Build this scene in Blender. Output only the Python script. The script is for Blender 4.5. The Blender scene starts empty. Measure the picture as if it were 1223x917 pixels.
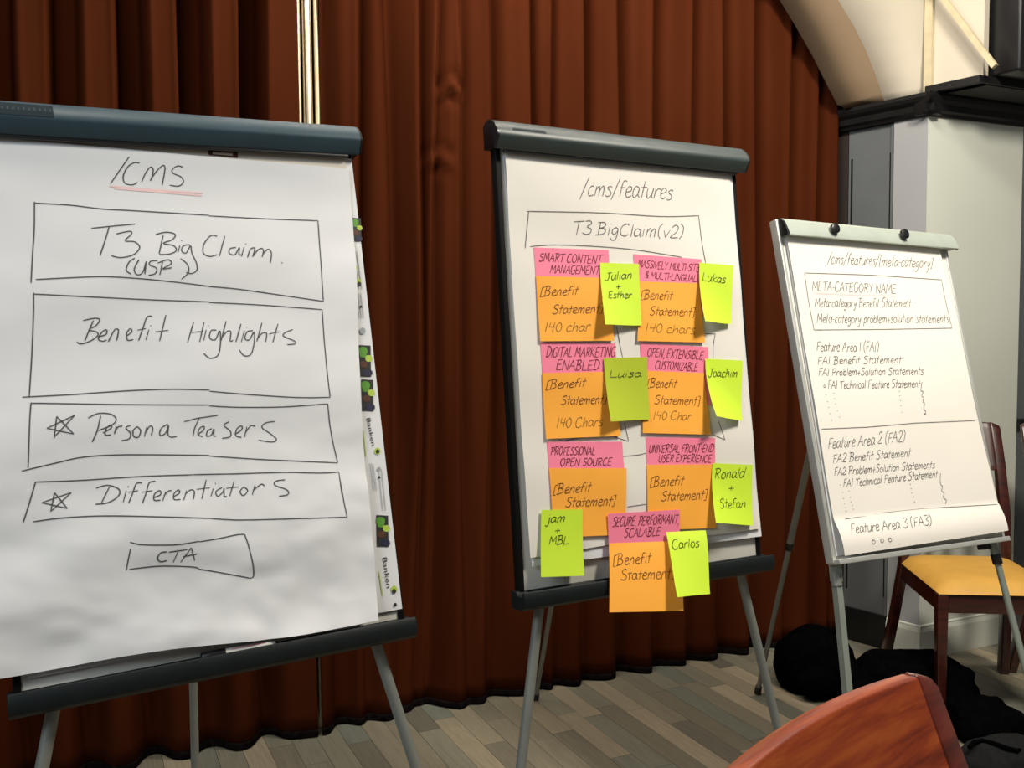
import bpy, bmesh, math, random
from mathutils import Vector, Matrix, noise

S = bpy.context.scene
COL = S.collection
random.seed(7)

# ------------------------------------------------------------------ camera
F, PITCH, ROLL = 1131.0, 0.0596, -0.0082          # focal length in px of the 1223 px frame
cam_d = bpy.data.cameras.new('camera')
cam_d.sensor_width = 36.0
cam_d.lens = F / 1223.0 * 36.0
cam = bpy.data.objects.new('camera', cam_d)
COL.objects.link(cam)
cam.matrix_world = (Matrix.Translation((0, 0, 1.5)) @ Matrix.Rotation(math.pi / 2 - PITCH, 4, 'X')
                    @ Matrix.Rotation(ROLL, 4, 'Z'))
S.camera = cam

# ------------------------------------------------------------------ world, lamps, exposure
w = bpy.data.worlds.new('world'); S.world = w; w.use_nodes = True
w.node_tree.nodes['Background'].inputs[0].default_value = (1.0, 0.95, 0.88, 1)
w.node_tree.nodes['Background'].inputs[1].default_value = 0.075

def area(name, loc, target, sx, sy, power, col):
    l = bpy.data.lights.new(name, 'AREA'); l.shape = 'RECTANGLE'; l.size = sx; l.size_y = sy
    l.energy = power; l.color = col
    o = bpy.data.objects.new(name, l); COL.objects.link(o)
    o.location = loc
    o.rotation_euler = (Vector(target) - Vector(loc)).to_track_quat('-Z', 'Y').to_euler()
    return o
area('window_light', (-2.1, -0.9, 3.0), (0.1, 2.7, 1.2), 1.6, 1.0, 39, (0.82, 0.93, 1.0))
area('ceiling_light_left', (-0.9, 1.6, 3.55), (-0.9, 2.5, 0.4), 0.6, 0.6, 19, (1.0, 0.90, 0.76))
area('ceiling_light_right', (1.75, 1.55, 3.55), (1.5, 3.0, 0.8), 0.5, 0.5, 82, (1.0, 0.93, 0.80))
area('added_curtain_wash', (0.35, 2.95, 3.62), (0.55, 3.75, 2.0), 2.4, 0.2, 46, (1.0, 0.90, 0.78))  # added strip with no known lamp behind it, brightens the upper curtain

S.view_settings.view_transform = 'Standard'
S.view_settings.look = 'None'
S.view_settings.gamma = 1
S.view_settings.use_curve_mapping = False
S.view_settings.exposure = 0.35

# ------------------------------------------------------------------ materials
MATS = {}
def mat(name, col, rough=0.6, metal=0.0, noise_amt=0.0, scale=20.0, bump=0.0, bscale=80.0, coat=0.0,
        sheen=0.0, stretch=(1, 1, 1), spec=0.5, trans=0.0):
    m = bpy.data.materials.new(name); m.use_nodes = True
    nt = m.node_tree; b = nt.nodes['Principled BSDF']
    b.inputs['Base Color'].default_value = (*col, 1)
    b.inputs['Roughness'].default_value = rough
    b.inputs['Metallic'].default_value = metal
    b.inputs['Coat Weight'].default_value = coat
    b.inputs['Coat Roughness'].default_value = 0.12
    b.inputs['Sheen Weight'].default_value = sheen
    b.inputs['Specular IOR Level'].default_value = spec
    tc = nt.nodes.new('ShaderNodeTexCoord'); mp = nt.nodes.new('ShaderNodeMapping')
    mp.inputs['Scale'].default_value = stretch
    nt.links.new(tc.outputs['Object'], mp.inputs['Vector'])
    if noise_amt > 0:
        n = nt.nodes.new('ShaderNodeTexNoise'); n.inputs['Scale'].default_value = scale
        n.inputs['Detail'].default_value = 6
        nt.links.new(mp.outputs[0], n.inputs['Vector'])
        r = nt.nodes.new('ShaderNodeValToRGB')
        lo = tuple(max(0, c * (1 - noise_amt)) for c in col); hi = tuple(min(1, c * (1 + noise_amt)) for c in col)
        r.color_ramp.elements[0].position = 0.3; r.color_ramp.elements[1].position = 0.7
        r.color_ramp.elements[0].color = (*lo, 1); r.color_ramp.elements[1].color = (*hi, 1)
        nt.links.new(n.outputs['Fac'], r.inputs[0]); nt.links.new(r.outputs[0], b.inputs['Base Color'])
    if bump > 0:
        n2 = nt.nodes.new('ShaderNodeTexNoise'); n2.inputs['Scale'].default_value = bscale
        n2.inputs['Detail'].default_value = 4
        nt.links.new(mp.outputs[0], n2.inputs['Vector'])
        bp = nt.nodes.new('ShaderNodeBump'); bp.inputs['Strength'].default_value = bump
        bp.inputs['Distance'].default_value = 0.002
        nt.links.new(n2.outputs['Fac'], bp.inputs['Height']); nt.links.new(bp.outputs[0], b.inputs['Normal'])
    MATS[name] = m
    return m

mat('paper', (0.76, 0.765, 0.785), 0.75, noise_amt=0.02, scale=3, bump=0.15, bscale=14)
mat('paper_cream', (0.80, 0.765, 0.71), 0.75, noise_amt=0.02, scale=3, bump=0.12, bscale=14)
mat('paper_beige', (0.66, 0.60, 0.52), 0.75, noise_amt=0.03, scale=5)
mat('whiteboard', (0.74, 0.72, 0.66), 0.5, noise_amt=0.02, scale=4)
mat('dark_plastic', (0.009, 0.012, 0.013), 0.5, spec=0.2, noise_amt=0.1, scale=30, bump=0.1, bscale=300)
mat('bar_plastic_cool_glare', (0.032, 0.062, 0.082), 0.5, spec=0.35, noise_amt=0.08, scale=20, bump=0.08, bscale=300)  # dark plastic, the cool light it reflects is put into the colour
mat('bar_plastic_grey', (0.045, 0.060, 0.060), 0.42, spec=0.4, noise_amt=0.08, scale=20, bump=0.08, bscale=300)
mat('black_plastic', (0.008, 0.008, 0.009), 0.35, noise_amt=0.1, scale=20)
mat('grey_metal', (0.23, 0.24, 0.22), 0.5, metal=0.3, noise_amt=0.08, scale=15)
mat('green_silver', (0.50, 0.56, 0.50), 0.36, metal=0.45, noise_amt=0.06, scale=10)
mat('silver', (0.62, 0.63, 0.60), 0.35, metal=0.45, noise_amt=0.06, scale=10)
mat('leg_silver', (0.30, 0.34, 0.30), 0.45, metal=0.4, noise_amt=0.06, scale=10)
mat('rail_black', (0.006, 0.006, 0.006), 0.6, spec=0.1)
mat('ink', (0.075, 0.075, 0.078), 0.7)
mat('ink_soft', (0.13, 0.125, 0.12), 0.7)
mat('ink_light', (0.20, 0.19, 0.175), 0.7)
mat('ink_on_pink', (0.16, 0.015, 0.04), 0.7)
mat('ink_on_orange', (0.17, 0.06, 0.01), 0.7)
mat('ink_ochre', (0.30, 0.15, 0.015), 0.7)
mat('ink_on_lime', (0.06, 0.08, 0.01), 0.7)
mat('pink_highlighter', (0.85, 0.60, 0.60), 0.75)
mat('note_pink', (0.95, 0.235, 0.37), 0.7, noise_amt=0.03, scale=6, bump=0.05, bscale=30)
mat('note_orange', (1.0, 0.42, 0.045), 0.7, noise_amt=0.04, scale=6, bump=0.05, bscale=30)
mat('note_lime', (0.60, 0.84, 0.035), 0.7, noise_amt=0.04, scale=6, bump=0.05, bscale=30)
mat('note_olive', (0.43, 0.53, 0.016), 0.7, noise_amt=0.05, scale=6, bump=0.05, bscale=30)
mat('print_green', (0.10, 0.30, 0.03), 0.6)
mat('print_lime', (0.45, 0.60, 0.08), 0.6)
mat('print_brown', (0.09, 0.03, 0.012), 0.6)
mat('print_navy', (0.015, 0.015, 0.05), 0.6)
mat('print_grey', (0.33, 0.36, 0.38), 0.6)
mat('print_black', (0.02, 0.02, 0.02), 0.6)
mat('label_dark', (0.012, 0.022, 0.030), 0.7, spec=0.1)
mat('label_print', (0.035, 0.05, 0.06), 0.7, spec=0.1)
mat('curtain_hem', (0.006, 0.004, 0.004), 0.9, spec=0.05, noise_amt=0.8, scale=60, bump=0.3, bscale=200)
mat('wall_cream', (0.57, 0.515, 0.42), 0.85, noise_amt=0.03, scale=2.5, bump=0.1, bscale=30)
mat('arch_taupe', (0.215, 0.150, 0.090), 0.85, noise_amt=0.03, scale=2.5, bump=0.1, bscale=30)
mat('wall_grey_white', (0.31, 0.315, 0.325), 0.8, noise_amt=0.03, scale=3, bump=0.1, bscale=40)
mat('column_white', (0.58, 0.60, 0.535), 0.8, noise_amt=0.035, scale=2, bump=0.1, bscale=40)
mat('door_grey', (0.105, 0.115, 0.122), 0.55, noise_amt=0.06, scale=6)
mat('trim_black', (0.007, 0.007, 0.007), 0.45, noise_amt=0.2, scale=20, spec=0.3)
mat('soffit_dark', (0.022, 0.024, 0.022), 0.7, noise_amt=0.2, scale=5)
mat('batten', (0.55, 0.48, 0.31), 0.7, noise_amt=0.08, scale=20)
mat('dark_wall', (0.02, 0.012, 0.01), 0.9, noise_amt=0.2, scale=5)
mat('black_fabric', (0.0018, 0.0018, 0.002), 1.0, noise_amt=0.3, scale=40, bump=0.3, bscale=120, spec=0.0)
mat('charcoal_fabric', (0.008, 0.0085, 0.009), 0.9, noise_amt=0.3, scale=60, bump=0.3, bscale=150, spec=0.2)
mat('seat_yellow', (0.60, 0.33, 0.06), 0.55, noise_amt=0.07, scale=12, bump=0.1, bscale=60)
mat('polished_metal', (0.95, 0.84, 0.60), 0.36, metal=1.0, noise_amt=0.05, scale=10)
mat('pipe_paint', (0.62, 0.50, 0.34), 0.42, metal=0.6, noise_amt=0.05, scale=10)
mat('rubber', (0.02, 0.02, 0.02), 0.8)

def wood(name, c0, c1, c2, rough, coat):
    m = bpy.data.materials.new(name); m.use_nodes = True
    nt = m.node_tree; b = nt.nodes['Principled BSDF']
    tc = nt.nodes.new('ShaderNodeTexCoord'); mp = nt.nodes.new('ShaderNodeMapping')
    mp.inputs['Scale'].default_value = (3.0, 30.0, 30.0)
    nt.links.new(tc.outputs['Object'], mp.inputs['Vector'])
    n = nt.nodes.new('ShaderNodeTexNoise'); n.inputs['Scale'].default_value = 1.6
    n.inputs['Detail'].default_value = 9; n.inputs['Roughness'].default_value = 0.62; n.inputs['Distortion'].default_value = 0.4
    nt.links.new(mp.outputs[0], n.inputs['Vector'])
    r = nt.nodes.new('ShaderNodeValToRGB'); e = r.color_ramp.elements
    e[0].position = 0.34; e[0].color = (*c0, 1); e[1].position = 0.68; e[1].color = (*c2, 1)
    k = e.new(0.5); k.color = (*c1, 1)
    nt.links.new(n.outputs['Fac'], r.inputs[0]); nt.links.new(r.outputs[0], b.inputs['Base Color'])
    b.inputs['Roughness'].default_value = rough
    b.inputs['Coat Weight'].default_value = coat; b.inputs['Coat Roughness'].default_value = 0.14
    bp = nt.nodes.new('ShaderNodeBump'); bp.inputs['Strength'].default_value = 0.12; bp.inputs['Distance'].default_value = 0.001
    nt.links.new(n.outputs['Fac'], bp.inputs['Height']); nt.links.new(bp.outputs[0], b.inputs['Normal'])
    MATS[name] = m
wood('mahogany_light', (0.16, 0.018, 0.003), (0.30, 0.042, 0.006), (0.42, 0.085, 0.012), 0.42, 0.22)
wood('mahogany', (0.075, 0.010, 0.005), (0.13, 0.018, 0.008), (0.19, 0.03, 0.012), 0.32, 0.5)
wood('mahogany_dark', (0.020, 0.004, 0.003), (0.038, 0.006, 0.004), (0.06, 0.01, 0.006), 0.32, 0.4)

def curtain_mat():
    m = bpy.data.materials.new('curtain_fabric'); m.use_nodes = True
    nt = m.node_tree; b = nt.nodes['Principled BSDF']
    tc = nt.nodes.new('ShaderNodeTexCoord'); mp = nt.nodes.new('ShaderNodeMapping')
    mp.inputs['Scale'].default_value = (2.2, 2.2, 0.5)
    nt.links.new(tc.outputs['Object'], mp.inputs['Vector'])
    n = nt.nodes.new('ShaderNodeTexNoise'); n.inputs['Scale'].default_value = 2.0; n.inputs['Detail'].default_value = 5
    nt.links.new(mp.outputs[0], n.inputs['Vector'])
    r = nt.nodes.new('ShaderNodeValToRGB')
    r.color_ramp.elements[0].position = 0.3; r.color_ramp.elements[1].position = 0.75
    r.color_ramp.elements[0].color = (0.044, 0.0088, 0.0022, 1); r.color_ramp.elements[1].color = (0.064, 0.0145, 0.0042, 1)
    nt.links.new(n.outputs['Fac'], r.inputs[0]); nt.links.new(r.outputs[0], b.inputs['Base Color'])
    b.inputs['Roughness'].default_value = 0.8; b.inputs['Specular IOR Level'].default_value = 0.03
    n2 = nt.nodes.new('ShaderNodeTexNoise'); n2.inputs['Scale'].default_value = 400
    nt.links.new(tc.outputs['Object'], n2.inputs['Vector'])
    bp = nt.nodes.new('ShaderNodeBump'); bp.inputs['Strength'].default_value = 0.25; bp.inputs['Distance'].default_value = 0.001
    nt.links.new(n2.outputs['Fac'], bp.inputs['Height']); nt.links.new(bp.outputs[0], b.inputs['Normal'])
    MATS['curtain'] = m
curtain_mat()

def plank_mat():
    m = bpy.data.materials.new('laminate'); m.use_nodes = True
    nt = m.node_tree; b = nt.nodes['Principled BSDF']
    oi = nt.nodes.new('ShaderNodeObjectInfo')
    tc = nt.nodes.new('ShaderNodeTexCoord')
    add = nt.nodes.new('ShaderNodeVectorMath'); add.operation = 'ADD'
    mul = nt.nodes.new('ShaderNodeVectorMath'); mul.operation = 'SCALE'; mul.inputs['Scale'].default_value = 37.0
    cmb = nt.nodes.new('ShaderNodeCombineXYZ')
    for i in range(3): nt.links.new(oi.outputs['Random'], cmb.inputs[i])
    nt.links.new(cmb.outputs[0], mul.inputs[0])
    nt.links.new(tc.outputs['Object'], add.inputs[0]); nt.links.new(mul.outputs[0], add.inputs[1])
    mp = nt.nodes.new('ShaderNodeMapping'); mp.inputs['Scale'].default_value = (3, 24, 3)
    nt.links.new(add.outputs[0], mp.inputs['Vector'])
    n = nt.nodes.new('ShaderNodeTexNoise'); n.inputs['Scale'].default_value = 1.3; n.inputs['Detail'].default_value = 8
    n.inputs['Roughness'].default_value = 0.65; n.inputs['Distortion'].default_value = 0.8
    nt.links.new(mp.outputs[0], n.inputs['Vector'])
    r = nt.nodes.new('ShaderNodeValToRGB'); e = r.color_ramp.elements
    e[0].position = 0.32; e[0].color = (0.62, 0.62, 0.59, 1); e[1].position = 0.70; e[1].color = (1.15, 1.14, 1.12, 1)
    nt.links.new(n.outputs['Fac'], r.inputs[0])
    r2 = nt.nodes.new('ShaderNodeValToRGB'); e = r2.color_ramp.elements
    e[0].position = 0.0; e[0].color = (0.145, 0.138, 0.108, 1); e[1].position = 1.0; e[1].color = (0.43, 0.365, 0.26, 1)
    for pos, c in ((0.25, (0.25, 0.225, 0.165)), (0.5, (0.185, 0.197, 0.162)), (0.75, (0.29, 0.253, 0.182))):
        k = e.new(pos); k.color = (*c, 1)
    nt.links.new(oi.outputs['Random'], r2.inputs[0])
    mx = nt.nodes.new('ShaderNodeVectorMath'); mx.operation = 'MULTIPLY'
    nt.links.new(r.outputs[0], mx.inputs[0]); nt.links.new(r2.outputs[0], mx.inputs[1])
    nt.links.new(mx.outputs[0], b.inputs['Base Color'])
    b.inputs['Roughness'].default_value = 0.5
    MATS['laminate'] = m
plank_mat()

# ------------------------------------------------------------------ helpers
def ray(x, y):
    c, s = math.cos(ROLL), math.sin(ROLL)
    uu, vv = x - 611.5, y - 458.5
    u = c * uu + s * vv; v = -s * uu + c * vv
    return Vector((u / F, math.cos(PITCH) - v / F * math.sin(PITCH), -math.sin(PITCH) - v / F * math.cos(PITCH)))
EYE = Vector((0, 0, 1.5))
def on_level(x, y, h=0.0):
    d = ray(x, y); return EYE + d * ((h - 1.5) / d.z)
def on_plane(x, y, o, n):
    d = ray(x, y); return EYE + d * ((o - EYE).dot(n) / d.dot(n))

WM = {}
def wm(o): return WM.get(o.name, o.matrix_world)
def link(name, verts, faces, m, parent=None, smooth=False, origin=None, kind=None):
    me = bpy.data.meshes.new(name)
    if parent is not None:
        inv = wm(parent).inverted()
        vs = [inv @ Vector(v) for v in verts]
    else:
        if origin is None:
            origin = Vector((0, 0, 0))
            for v in verts: origin += Vector(v)
            origin /= max(1, len(verts))
        vs = [Vector(v) - origin for v in verts]
    me.from_pydata([tuple(v) for v in vs], [], faces)
    me.update()
    bm = bmesh.new(); bm.from_mesh(me); bmesh.ops.recalc_face_normals(bm, faces=bm.faces); bm.to_mesh(me); bm.free()
    if smooth:
        for p in me.polygons: p.use_smooth = True
    me.materials.append(MATS[m])
    o = bpy.data.objects.new(name, me); COL.objects.link(o)
    if parent is not None:
        o.parent = parent; WM[o.name] = wm(parent).copy()
    else:
        o.location = origin
        o.matrix_world = Matrix.Translation(origin)
    if kind: o['kind'] = kind
    return o

def tag(o, label=None, cat=None, group=None, kind=None):
    if label: o['label'] = label
    if cat: o['category'] = cat
    if group: o['group'] = group
    if kind: o['kind'] = kind
    return o

def empty(name, loc, rz=0.0):
    o = bpy.data.objects.new(name, None); COL.objects.link(o)
    o.location = loc; o.rotation_euler = (0, 0, rz)
    o.matrix_world = Matrix.Translation(Vector(loc)) @ Matrix.Rotation(rz, 4, 'Z')
    o.empty_display_size = 0.1
    return o

class MB:
    def __init__(self): self.v = []; self.f = []
    def add(self, vs, fs):
        k = len(self.v); self.v += [Vector(p) for p in vs]; self.f += [tuple(i + k for i in f) for f in fs]
        return self
    def hexa(self, p):      # 8 points: bottom four then top four
        return self.add(p, [(0, 1, 2, 3), (7, 6, 5, 4), (0, 4, 5, 1), (1, 5, 6, 2), (2, 6, 7, 3), (3, 7, 4, 0)])
    def box(self, T, a, b):
        x0, y0, z0 = a; x1, y1, z1 = b
        return self.hexa([T(*p) for p in ((x0, y0, z0), (x1, y0, z0), (x1, y1, z0), (x0, y1, z0),
                                          (x0, y0, z1), (x1, y0, z1), (x1, y1, z1), (x0, y1, z1))])
    def sweep(self, prof_list, closed=True, caps=True):   # rings of equal length
        n = len(prof_list[0]); vs = [p for r in prof_list for p in r]; fs = []
        for i in range(len(prof_list) - 1):
            for j in range(n if closed else n - 1):
                a = i * n + j; b = i * n + (j + 1) % n
                fs.append((a, b, b + n, a + n))
        if caps and closed:
            fs.append(tuple(range(n))[::-1]); fs.append(tuple((len(prof_list) - 1) * n + j for j in range(n)))
        return self.add(vs, fs)
    def tube(self, pts, rad, n=14, square=False):
        pts = [Vector(p) for p in pts]
        if not isinstance(rad, (list, tuple)): rad = [rad] * len(pts)
        rings = []
        for i, p in enumerate(pts):
            d = (pts[min(i + 1, len(pts) - 1)] - pts[max(i - 1, 0)]).normalized()
            ref = Vector((0, 0, 1)) if abs(d.z) < 0.9 else Vector((0.4, -0.9, 0))
            a = d.cross(ref).normalized(); b = d.cross(a).normalized()
            if square:
                rings.append([p + (a * sx + b * sy) * rad[i] for sx, sy in ((-1, -1), (1, -1), (1, 1), (-1, 1))])
            else:
                rings.append([p + (a * math.cos(2 * math.pi * k / n) + b * math.sin(2 * math.pi * k / n)) * rad[i] for k in range(n)])
        return self.sweep(rings)
    def build(self, name, m, parent=None, smooth=False, bevel=0.0, **kw):
        o = link(name, self.v, self.f, m, parent, smooth, **kw)
        if bevel:
            bm = bmesh.new(); bm.from_mesh(o.data)
            bmesh.ops.remove_doubles(bm, verts=bm.verts, dist=1e-5)
            es = [e for e in bm.edges if len(e.link_faces) == 2 and e.calc_face_angle(0) > 0.6]
            bmesh.ops.bevel(bm, geom=es, offset=bevel, segments=3, profile=0.5, affect='EDGES', clamp_overlap=True)
            bm.to_mesh(o.data); bm.free()
            for p in o.data.polygons: p.use_smooth = True
            try: o.data.set_sharp_from_angle(angle=0.7)
            except Exception: pass
        elif smooth:
            try: o.data.set_sharp_from_angle(angle=0.9)
            except Exception: pass
        return o
WORLD = lambda x, y, z: Vector((x, y, z))

# ------------------------------------------------------------------ the wall line with the curtain
WA = math.radians(25.0)
E1 = Vector((math.cos(WA), math.sin(WA), 0))          # along the wall, to the right
N1 = Vector((math.sin(WA), -math.cos(WA), 0))         # out of the wall, to the viewer
G = on_level(377, 872, 0.0); G.z = 0                  # foot of the gap between the two curtains
def WP(s, n, z): return G + E1 * s + N1 * n + Vector((0, 0, z))
def px_wall(x, y, n=0.0):                             # pixel -> (s, z) on the wall plane
    p = on_plane(x, y, G + N1 * n, N1)
    return (p - G).dot(E1), p.z

K = on_level(1097, 787); K.z = 0                      # foot of the corner of the white column
S_END = px_wall(1009, 300, 0.055)[0]
E0 = WP(S_END, 0.06, 0)
RD = (K - E0).normalized(); RL = (K - E0).length      # reveal wall, from curtain to corner
RN = Vector((RD.y, -RD.x, 0));                         # its normal
if RN.dot(-K) < 0: RN = -RN
def px_rev(x, y):
    p = on_plane(x, y, E0, RN); return (p - E0).dot(RD), p.z
def RP(t, n, z): return E0 + RD * t + RN * n + Vector((0, 0, z))
CR = px = None
def px_col(x, y):
    p = on_plane(x, y, K, N1); return (p - K).dot(E1), p.z
def CP(s, n, z): return K + E1 * s + N1 * n + Vector((0, 0, z))

# floor -------------------------------------------------------------
floor = MB().box(WP, (-2.4, -0.9, -0.06), (3.6, 3.9, -0.012)).build('floor', 'dark_wall', kind='structure')
unit = None
def plank(s0, s1, n0, n1):
    global unit
    if unit is None:
        b = 0.5
        m = MB()
        v = [(-b, -b, -1), (b, -b, -1), (b, b, -1), (-b, b, -1), (-b, -b, 0), (b, -b, 0), (b, b, 0), (-b, b, 0)]
        m.hexa([Vector(p) for p in v])
        me = bpy.data.meshes.new('plank'); me.from_pydata([tuple(p) for p in m.v], [], m.f); me.update()
        bm = bmesh.new(); bm.from_mesh(me); bmesh.ops.recalc_face_normals(bm, faces=bm.faces); bm.to_mesh(me); bm.free()
        me.materials.append(MATS['laminate']); unit = me
    o = bpy.data.objects.new('plank', unit); COL.objects.link(o)
    c = WP((s0 + s1) / 2, (n0 + n1) / 2, random.uniform(-0.0006, 0.0))
    o.parent = floor
    M = Matrix.Translation(c) @ Matrix.Rotation(WA - math.pi / 2, 4, 'Z') @ Matrix.Diagonal((abs(n1 - n0) - 0.0016, s1 - s0 - 0.0016, 0.0115, 1))
    o.matrix_parent_inverse = floor.matrix_world.inverted()
    o.matrix_world = M
PWID = 0.088
s = -2.3
while s < 3.5:
    near = -1.25 <= s < 3.0
    wd_ = PWID if near else PWID * 2
    n = -0.12 - random.uniform(0, 0.5) if near else -0.88
    if near: n0_ = -0.88
    while n < 3.8:
        L = (random.uniform(0.40, 0.72) if n < 1.25 else 2.8) if near else 2.4
        n0 = max(n, -0.88); n1 = min(n + L, 3.88)
        if n1 - n0 > 0.05: plank(s, s + wd_, n0, n1)
        n += L
    s += wd_

# wall behind the curtain, coloured dark to give shade in the gap -------------------------------------------
MB().box(WP, (-2.4, -0.42, 0), (S_END + 0.30, -0.34, 3.7)).build('wall_back', 'dark_wall', kind='structure')

# curtains ----------------------------------------------------------
def bumpf(x, c, wd): return math.exp(-((x - c) / wd) ** 2)
def sstep(x, c, wd): return 0.5 + 0.5 * math.tanh((x - c) / wd)

left_dark = [(-60 - 75 * i - 34, -60 - 75 * i) for i in range(4)] + [(-14, 19), (62, 96), (140, 174), (213, 247), (285, 312)]
left_edges = [(px_wall(a, 75)[0], px_wall(b, 75)[0]) for a, b in left_dark]
def left_n(s, z):
    wob = 0.010 * math.sin(z * 1.7 + s * 2.0) + 0.006 * math.sin(z * 4.3 + s * 9)
    n = 0.055
    low = min(1, max(0, (1.0 - z) / 1.0))
    for k, (a, b) in enumerate(left_edges):
        if a - 0.1 < s < b + 0.1:
            soft = 0.007 + 0.020 * low
            g = sstep(s + wob * .5, a, soft) * (1 - sstep(s + wob * .5, b, soft))
            n -= (0.175 - .075 * low + 0.01 * math.sin(k * 2.3)) * g
            n += 0.010 * (bumpf(s, a - .012, .012) + bumpf(s, b + .012, .012)) * (1 - low)
    n += 0.002 * math.sin(s * 31 + z * 0.7) + 0.012 * low * math.sin(s * 17 + 1)
    return n

grooves = [  # px x at y=100, half width m, depth, drift with height
    (389, .022, .07, 0), (427, .014, .045, .01), (466, .036, .075, -.02), (503, .017, .055, .03), (520, .014, .035, .05),
    (547, .016, .03, .0), (585, .019, .05, .02), (634, .013, .05, -.01), (655, .012, .035, .0), (694, .017, .06, .01),
    (738, .020, .065, -.01), (780, .019, .06, .0), (822, .017, .055, .01), (860, .019, .06, -.01), (900, .020, .065, .0),
    (941, .019, .06, .01), (972, .018, .06, .0), (996, .018, .05, .0)]
GR = [(px_wall(x, 100)[0], wd, dp, dr) for x, wd, dp, dr in grooves]
kn = px_wall(533, 108); kn2 = px_wall(521, 190)
def right_n(s, z):
    n = 0.045
    low = min(1, max(0, (1.3 - z) / 1.3))
    for k, (c, wd, dp, dr) in enumerate(GR):
        cc = c + dr * (z - 2.2) * 0.5 + 0.008 * math.sin(z * 2.1 + k * 1.7)
        if abs(s - cc) < 0.2:
            fade = 1.25 - 0.55 * low * (0.6 + 0.4 * math.sin(k * 3.1))
            W = wd * (1 + 0.9 * low)
            # asymmetric pleat: sharp on one side, rolling on the other
            x = s - cc
            g = math.exp(-(x / (W * (1.7 if x > 0 else 0.75))) ** 2)
            n -= dp * fade * g
            n += 0.012 * bumpf(s, cc - W * 1.8, W)
    n += 0.007 * math.sin(s * 23 + z * 0.9) * (0.4 + low)
    # pinched place near the top of the right curtain
    for (a, zz), amp in ((kn, 1.0), (kn2, 0.8)):
        dx, dz = s - a, z - zz
        if abs(dx) < 0.22 and abs(dz) < 0.4:
            e = math.exp(-(dx / 0.05) ** 2 - (dz / 0.05) ** 2)
            n += amp * 0.024 * e * math.sin(60 * (dz + 0.8 * abs(dx)) + 1)
            n -= amp * 0.014 * math.exp(-((dz + 0.02 - 1.0 * abs(dx)) / 0.014) ** 2) * math.exp(-(dx / 0.06) ** 2)
            n += amp * 0.012 * math.exp(-((dx - 0.035) / 0.012) ** 2) * math.exp(-((dz - 0.1) / 0.12) ** 2)
            n -= amp * 0.012 * math.exp(-((dx + 0.015) / 0.012) ** 2) * math.exp(-((dz + 0.14) / 0.12) ** 2)
    return n

def gap_left(z):      # right border of the left curtain
    return -0.052 + (-0.03) * sstep(z, 1.2, 0.3) + 0.06 * (1 - sstep(z, 1.0, 0.3))
def gap_right(z):
    return 0.04 + 0.02 * sstep(z, 1.2, 0.3) - 0.024 * (1 - sstep(z, 0.9, 0.3)) - (0.0 if z > 0.38 else 0.007)
sL = px_wall(352, 75)[0]; sR = px_wall(383, 75)[0]
sB = px_wall(374.2, 820)[0]
def gl(z): return sL + (sB - sL) * (1 - sstep(z, 1.0, 0.35))
def gr(z):
    lo = px_wall(382.5, 800)[0] if z > 0.33 else px_wall(379.8, 840)[0]
    return sR + (lo - sR) * (1 - sstep(z, 1.0, 0.25)) if z > 0.6 else lo

def zlist(z0, z1):
    zs = []; z = z0
    while z < z1:
        zs.append(z); z += 0.022 if 1.9 < z < 2.65 else 0.06
    return zs + [z1]
def curtain(name, s0f, s1f, nf, label):
    root = empty(name, WP((s0f(0) + s1f(0)) / 2, 0, 0), WA)
    tag(root, label, 'curtain')
    def grid(zs, mt, nm, off=0.0, rate=0.0065):
        N = int((s1f(1.5) - s0f(1.5)) / rate)
        vs, fs = [], []
        for z in zs:
            a, b = s0f(z), s1f(z)
            for i in range(N + 1):
                s = a + (b - a) * i / N
                vs.append(WP(s, nf(s, z) + off, z))
        M = N + 1
        for r in range(len(zs) - 1):
            for i in range(N):
                fs.append((r * M + i, r * M + i + 1, (r + 1) * M + i + 1, (r + 1) * M + i))
        # back layer gives the cloth a real thickness
        k = len(vs)
        vs += [v - N1 * 0.003 for v in vs]
        fs += [tuple(j + k for j in f[::-1]) for f in fs]
        top = (len(zs) - 1) * M
        for i in range(N):
            fs.append((i + 1, i, i + k, i + 1 + k)); fs.append((top + i, top + i + 1, top + i + 1 + k, top + i + k))
        for r in range(len(zs) - 1):
            fs.append((r * M, (r + 1) * M, (r + 1) * M + k, r * M + k))
            fs.append(((r + 1) * M + N, r * M + N, r * M + N + k, (r + 1) * M + N + k))
        me = bpy.data.meshes.new(nm)
        inv = root.matrix_world.inverted()
        me.from_pydata([tuple(inv @ v) for v in vs], [], fs); me.update()
        for p in me.polygons: p.use_smooth = True
        me.materials.append(MATS[mt])
        o = bpy.data.objects.new(nm, me); COL.objects.link(o); o.parent = root
        return o
    grid(zlist(0.026, 3.6), 'curtain', 'cloth')
    h = grid([0.003, 0.010, 0.018, 0.030], 'curtain_hem', 'hem_band', 0.003)
    h['label'] = 'black hem tape along the bottom'
curtain('stage_curtain', lambda z: -1.75, gl, left_n, 'brown stage curtain with wide square pleats, left of the metal pipes')
curtain('stage_curtain', gr, lambda z: S_END + 0.03, right_n, 'brown stage curtain with narrow pleats and a pinched knot, right of the metal pipes')

# pipes in the gap of the curtains
pr = empty('metal_pipes', WP(0, -0.06, 0), WA)
tag(pr, 'three shiny upright metal pipes in the slit between two brown curtains', 'pipe')
for xp, rr_, mt in ((356.2, 0.0085, 'pipe_paint'), (366.8, 0.0170, 'polished_metal'), (378.2, 0.0090, 'pipe_paint')):
    sx = px_wall(xp, 75, -0.03)[0]
    MB().tube([WP(sx, -0.03, 0.002), WP(sx, -0.03, 3.6)], rr_, 20).build('pipe', mt, pr, True)

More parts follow.
